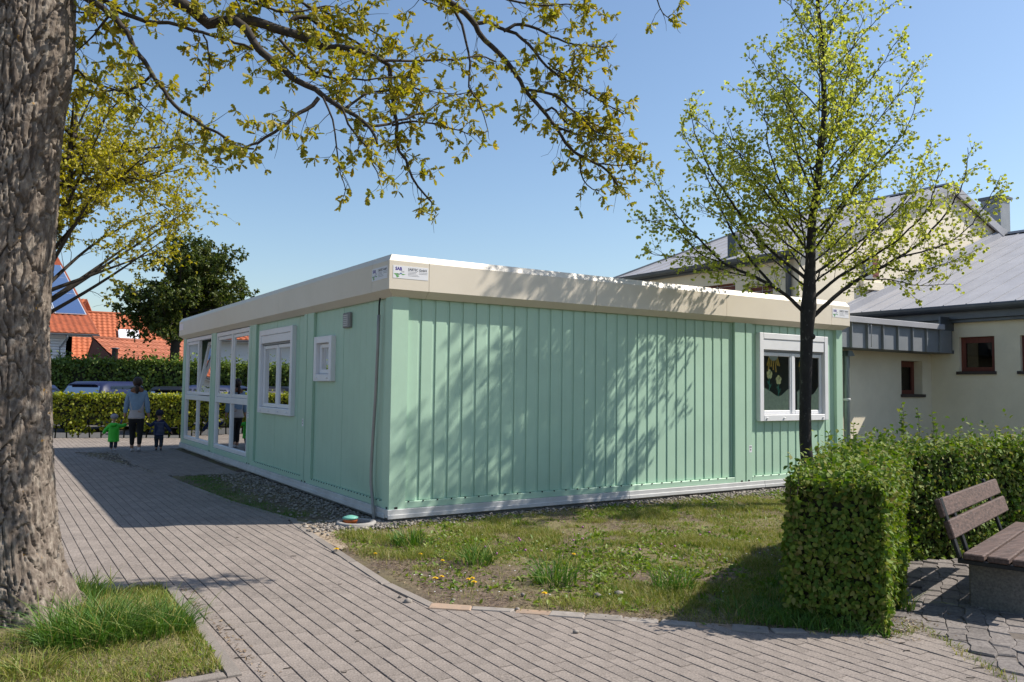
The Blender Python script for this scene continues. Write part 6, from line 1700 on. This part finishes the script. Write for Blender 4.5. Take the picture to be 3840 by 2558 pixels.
MB().prism([(Xr + .02, Ye, ze + .06), (Xr + .02, rd_[1], rd_[2] + .06), (Xr + .02, rd_[1], rd_[2] - .14), (Xr + .02, Ye, ze - .14)], (-.05, 0, 0)).build('verge_board', 'tile2', H1)
box('soffit', 'house_white', (XL, Ye + .08, ze - .14), (Xr - .05, wy, ze - .08), H1)
MB().prism([(XL, Ye - .02 + a * .8, ze - .02 + b2 * .9) for a, b2 in gut], (15.05, 0, 0)).build('gutter', 'zinc_panel', H1)
MB().tube([(wx - .25, Ye - .02, ze - .1), (wx - .28, Ye + .1, ze - .3), (wx - .55, wy - .08, ze - .75), (wx - .55, wy - .08, ze - 3.5)], .055, 8).build('downpipe', 'zinc_panel', H1, True)
pw, ph = 1.05, (tt - tb) * Lu1 / 3
for r_ in range(3):
    for k in range(7):
        o = np.array([pl[0], Ye, ze]) + uu * (tb * Lu1 + r_ * ph) - al * (k * 1.62) + nv1 * .10
        a_, b_ = -al * 1.58, uu * (ph - .05)
        sp = MB().prism([o, o + a_, o + a_ + b_, o + b_], nv1 * .04).build('solar_panel', 'solar_frame', H1)
        q0 = o + nv1 * .042 + (a_ / np.linalg.norm(a_)) * .05 + uu * .05
        a2, b2 = a_ - al * -.10, b_ - uu * .10
        for ci in range(6):
            for cj in range(8):
                pass
        MB().prism([q0, q0 + a2, q0 + a2 + b2, q0 + b2], nv1 * .004).build('cell_field', 'solar', sp)
zw = px_y(240, 1310, wy)[2]
wl_ = px_y(150, 1310, wy)[0]; wr_ = px_y(246, 1310, wy)[0]
aw = MB()
for k in range(7): aw.box((wl_ - 1.5, wy - .12, zw + .55 - k * .14), (wr_, wy - .06, zw + .66 - k * .14), .01)
aw.build('shutter', 'house_white', H1)
box('balcony_rail', 'house_white', (wl_ - 1.5, wy - .9, zw - 1.05), (wr_ + .1, wy - .8, zw - .6), H1, .01)
# house behind, long red roof
h2l = dp(352, 1174, 54); h2r = dp(760, 1188, 57.5); h2r[2] = h2l[2]
dirr = (h2r - h2l); dirr /= np.linalg.norm(dirr); dn = np.array([dirr[1], -dirr[0], 0]); dn = dn if dn @ (CAM - h2l) > 0 else -dn
H2 = thing('red_roofed_house', tuple(np.array([h2l[0], h2l[1], 0]) + dirr * 5), 'long red tiled roof with a skylight behind the garage', 'house')
left2 = h2l - dirr * 4.0
eo = dn * 5.2 + np.array([0, 0, -4.0])
tiled_slope(H2, left2 + eo, h2r + eo, -eo, 'tile')
MB().prism([left2, h2r, h2r - dn * 5.2 + (0, 0, -4.0), left2 - dn * 5.2 + (0, 0, -4.0)], (0, 0, -.08)).build('rear_roof', 'tile', H2)
MB().tube([left2 + (0, 0, .02), h2r + (0, 0, .02)], .11, 8).build('ridge_tiles', 'tile', H2, True)
bz_ = h2l[2] - 4.2
mb = MB(); q = [left2 + dn * 4.6, h2r + dn * 4.6, h2r - dn * 4.6, left2 - dn * 4.6]
mb.prism([(p[0], p[1], 0) for p in q], (0, 0, bz_ + .35)).build('wall', 'house_white', H2)
sk_ = on_plane(482, 1262, h2l, np.cross(dirr, eo))
ue = -eo / np.linalg.norm(eo); nv2 = np.cross(dirr, ue)
o = sk_ + nv2 * .09
s_ = MB().prism([o - dirr * .62 - ue * .55, o + dirr * .62 - ue * .55, o + dirr * .62 + ue * .55, o - dirr * .62 + ue * .55], nv2 * .10).build('skylight', 'solar_frame', H2)
MB().prism([o + nv2 * .102 - dirr * .54 - ue * .47, o + nv2 * .102 + dirr * .54 - ue * .47, o + nv2 * .102 + dirr * .54 + ue * .47, o + nv2 * .102 - dirr * .54 + ue * .47], nv2 * .006).build('pane', 'sign_and_sky_white', s_)  # opaque white pane: the bright sky reflection is put into its colour
# steeper roof piece rising between the two
H4 = thing('red_roofed_house', tuple(np.array([dp(300, 1250, 60)[0], dp(300, 1250, 60)[1], 0])), 'red roof end rising between the solar house and the long roof', 'house')
p1 = dp(328, 1124, 58); p0 = dp(230, 1118, 58); d4 = p1 - p0; d4[2] = 0; d4 /= np.linalg.norm(d4); n4 = np.array([d4[1], -d4[0], 0]); n4 = n4 if n4 @ (CAM - p0) > 0 else -n4
p0[2] = p1[2]; e4 = n4 * 4.2 + np.array([0, 0, -4.6]) + d4 * 1.1
tiled_slope(H4, p0 + n4 * 4.2 + (0, 0, -4.6), p1 + n4 * 4.2 + (0, 0, -4.6), -(n4 * 4.2 + np.array([0, 0, -4.6])), 'tile')
MB().prism([p0, p1, p1 - n4 * 4.2 + (0, 0, -4.6), p0 - n4 * 4.2 + (0, 0, -4.6)], (0, 0, -.08)).build('rear_roof', 'tile', H4)
mb = MB(); q = [p0 + n4 * 3.7, p1 + n4 * 3.7, p1 - n4 * 3.7, p0 - n4 * 3.7]; mb.prism([(p[0], p[1], 0) for p in q], (0, 0, p1[2] - 4.3)).build('wall', 'house_white', H4)
# garage in front with brownish tiles
g0 = dp(347, 1268, 37.0); g1 = dp(742, 1304, 43.0); g1[2] = g0[2]
d3 = g1 - g0; d3 /= np.linalg.norm(d3); n3 = np.array([d3[1], -d3[0], 0]); n3 = n3 if n3 @ (CAM - g0) > 0 else -n3
H3 = thing('garage', tuple(np.array([g0[0], g0[1], 0]) + d3 * 3), 'low garage with brown red tiled roof behind the tall hedge', 'garage')
e3 = n3 * 1.9 + np.array([0, 0, -1.35])
tiled_slope(H3, g0 + e3, g1 + e3, -e3, 'tile2', .30, .28)
MB().prism([g0, g1, g1 - n3 * .5 + (0, 0, -1.35), g0 - n3 * .5 + (0, 0, -1.35)], (0, 0, -.06)).build('rear_roof', 'tile2', H3)
MB().tube([g0 + (0, 0, .02), g1 + (0, 0, .02)], .09, 8).build('ridge_tiles', 'tile2', H3, True)
mb = MB(); q = [g0 + d3 * .1 + n3 * 1.6, g1 + n3 * 1.6, g1 - n3 * .4, g0 + d3 * .1 - n3 * .4]; mb.prism([(p[0], p[1], 0) for p in q], (0, 0, g0[2] - 1.22)).build('wall', 'house_white', H3)
MB().prism([g0 + d3 * .02 + n3 * 1.85 + (0, 0, -1.38), g0 + d3 * .02 + (0, 0, -.05), g0 + d3 * .02 - n3 * .45 + (0, 0, -1.38)], d3 * .1).build('gable_boarding', 'redwood', H3)
cp_ = on_plane(430, 1350, g0 + e3, np.cross(d3, e3))
MB().lathe((cp_[0], cp_[1], cp_[2] - .6), [(.13, 0), (.13, 1.1), (.19, 1.1), (.19, 1.14), (.001, 1.16)], 14).build('flue_pipe', 'zinc_dark', H3, True)
# more houses and trees beyond the frame, to the left, mirrored in the long wall's windows
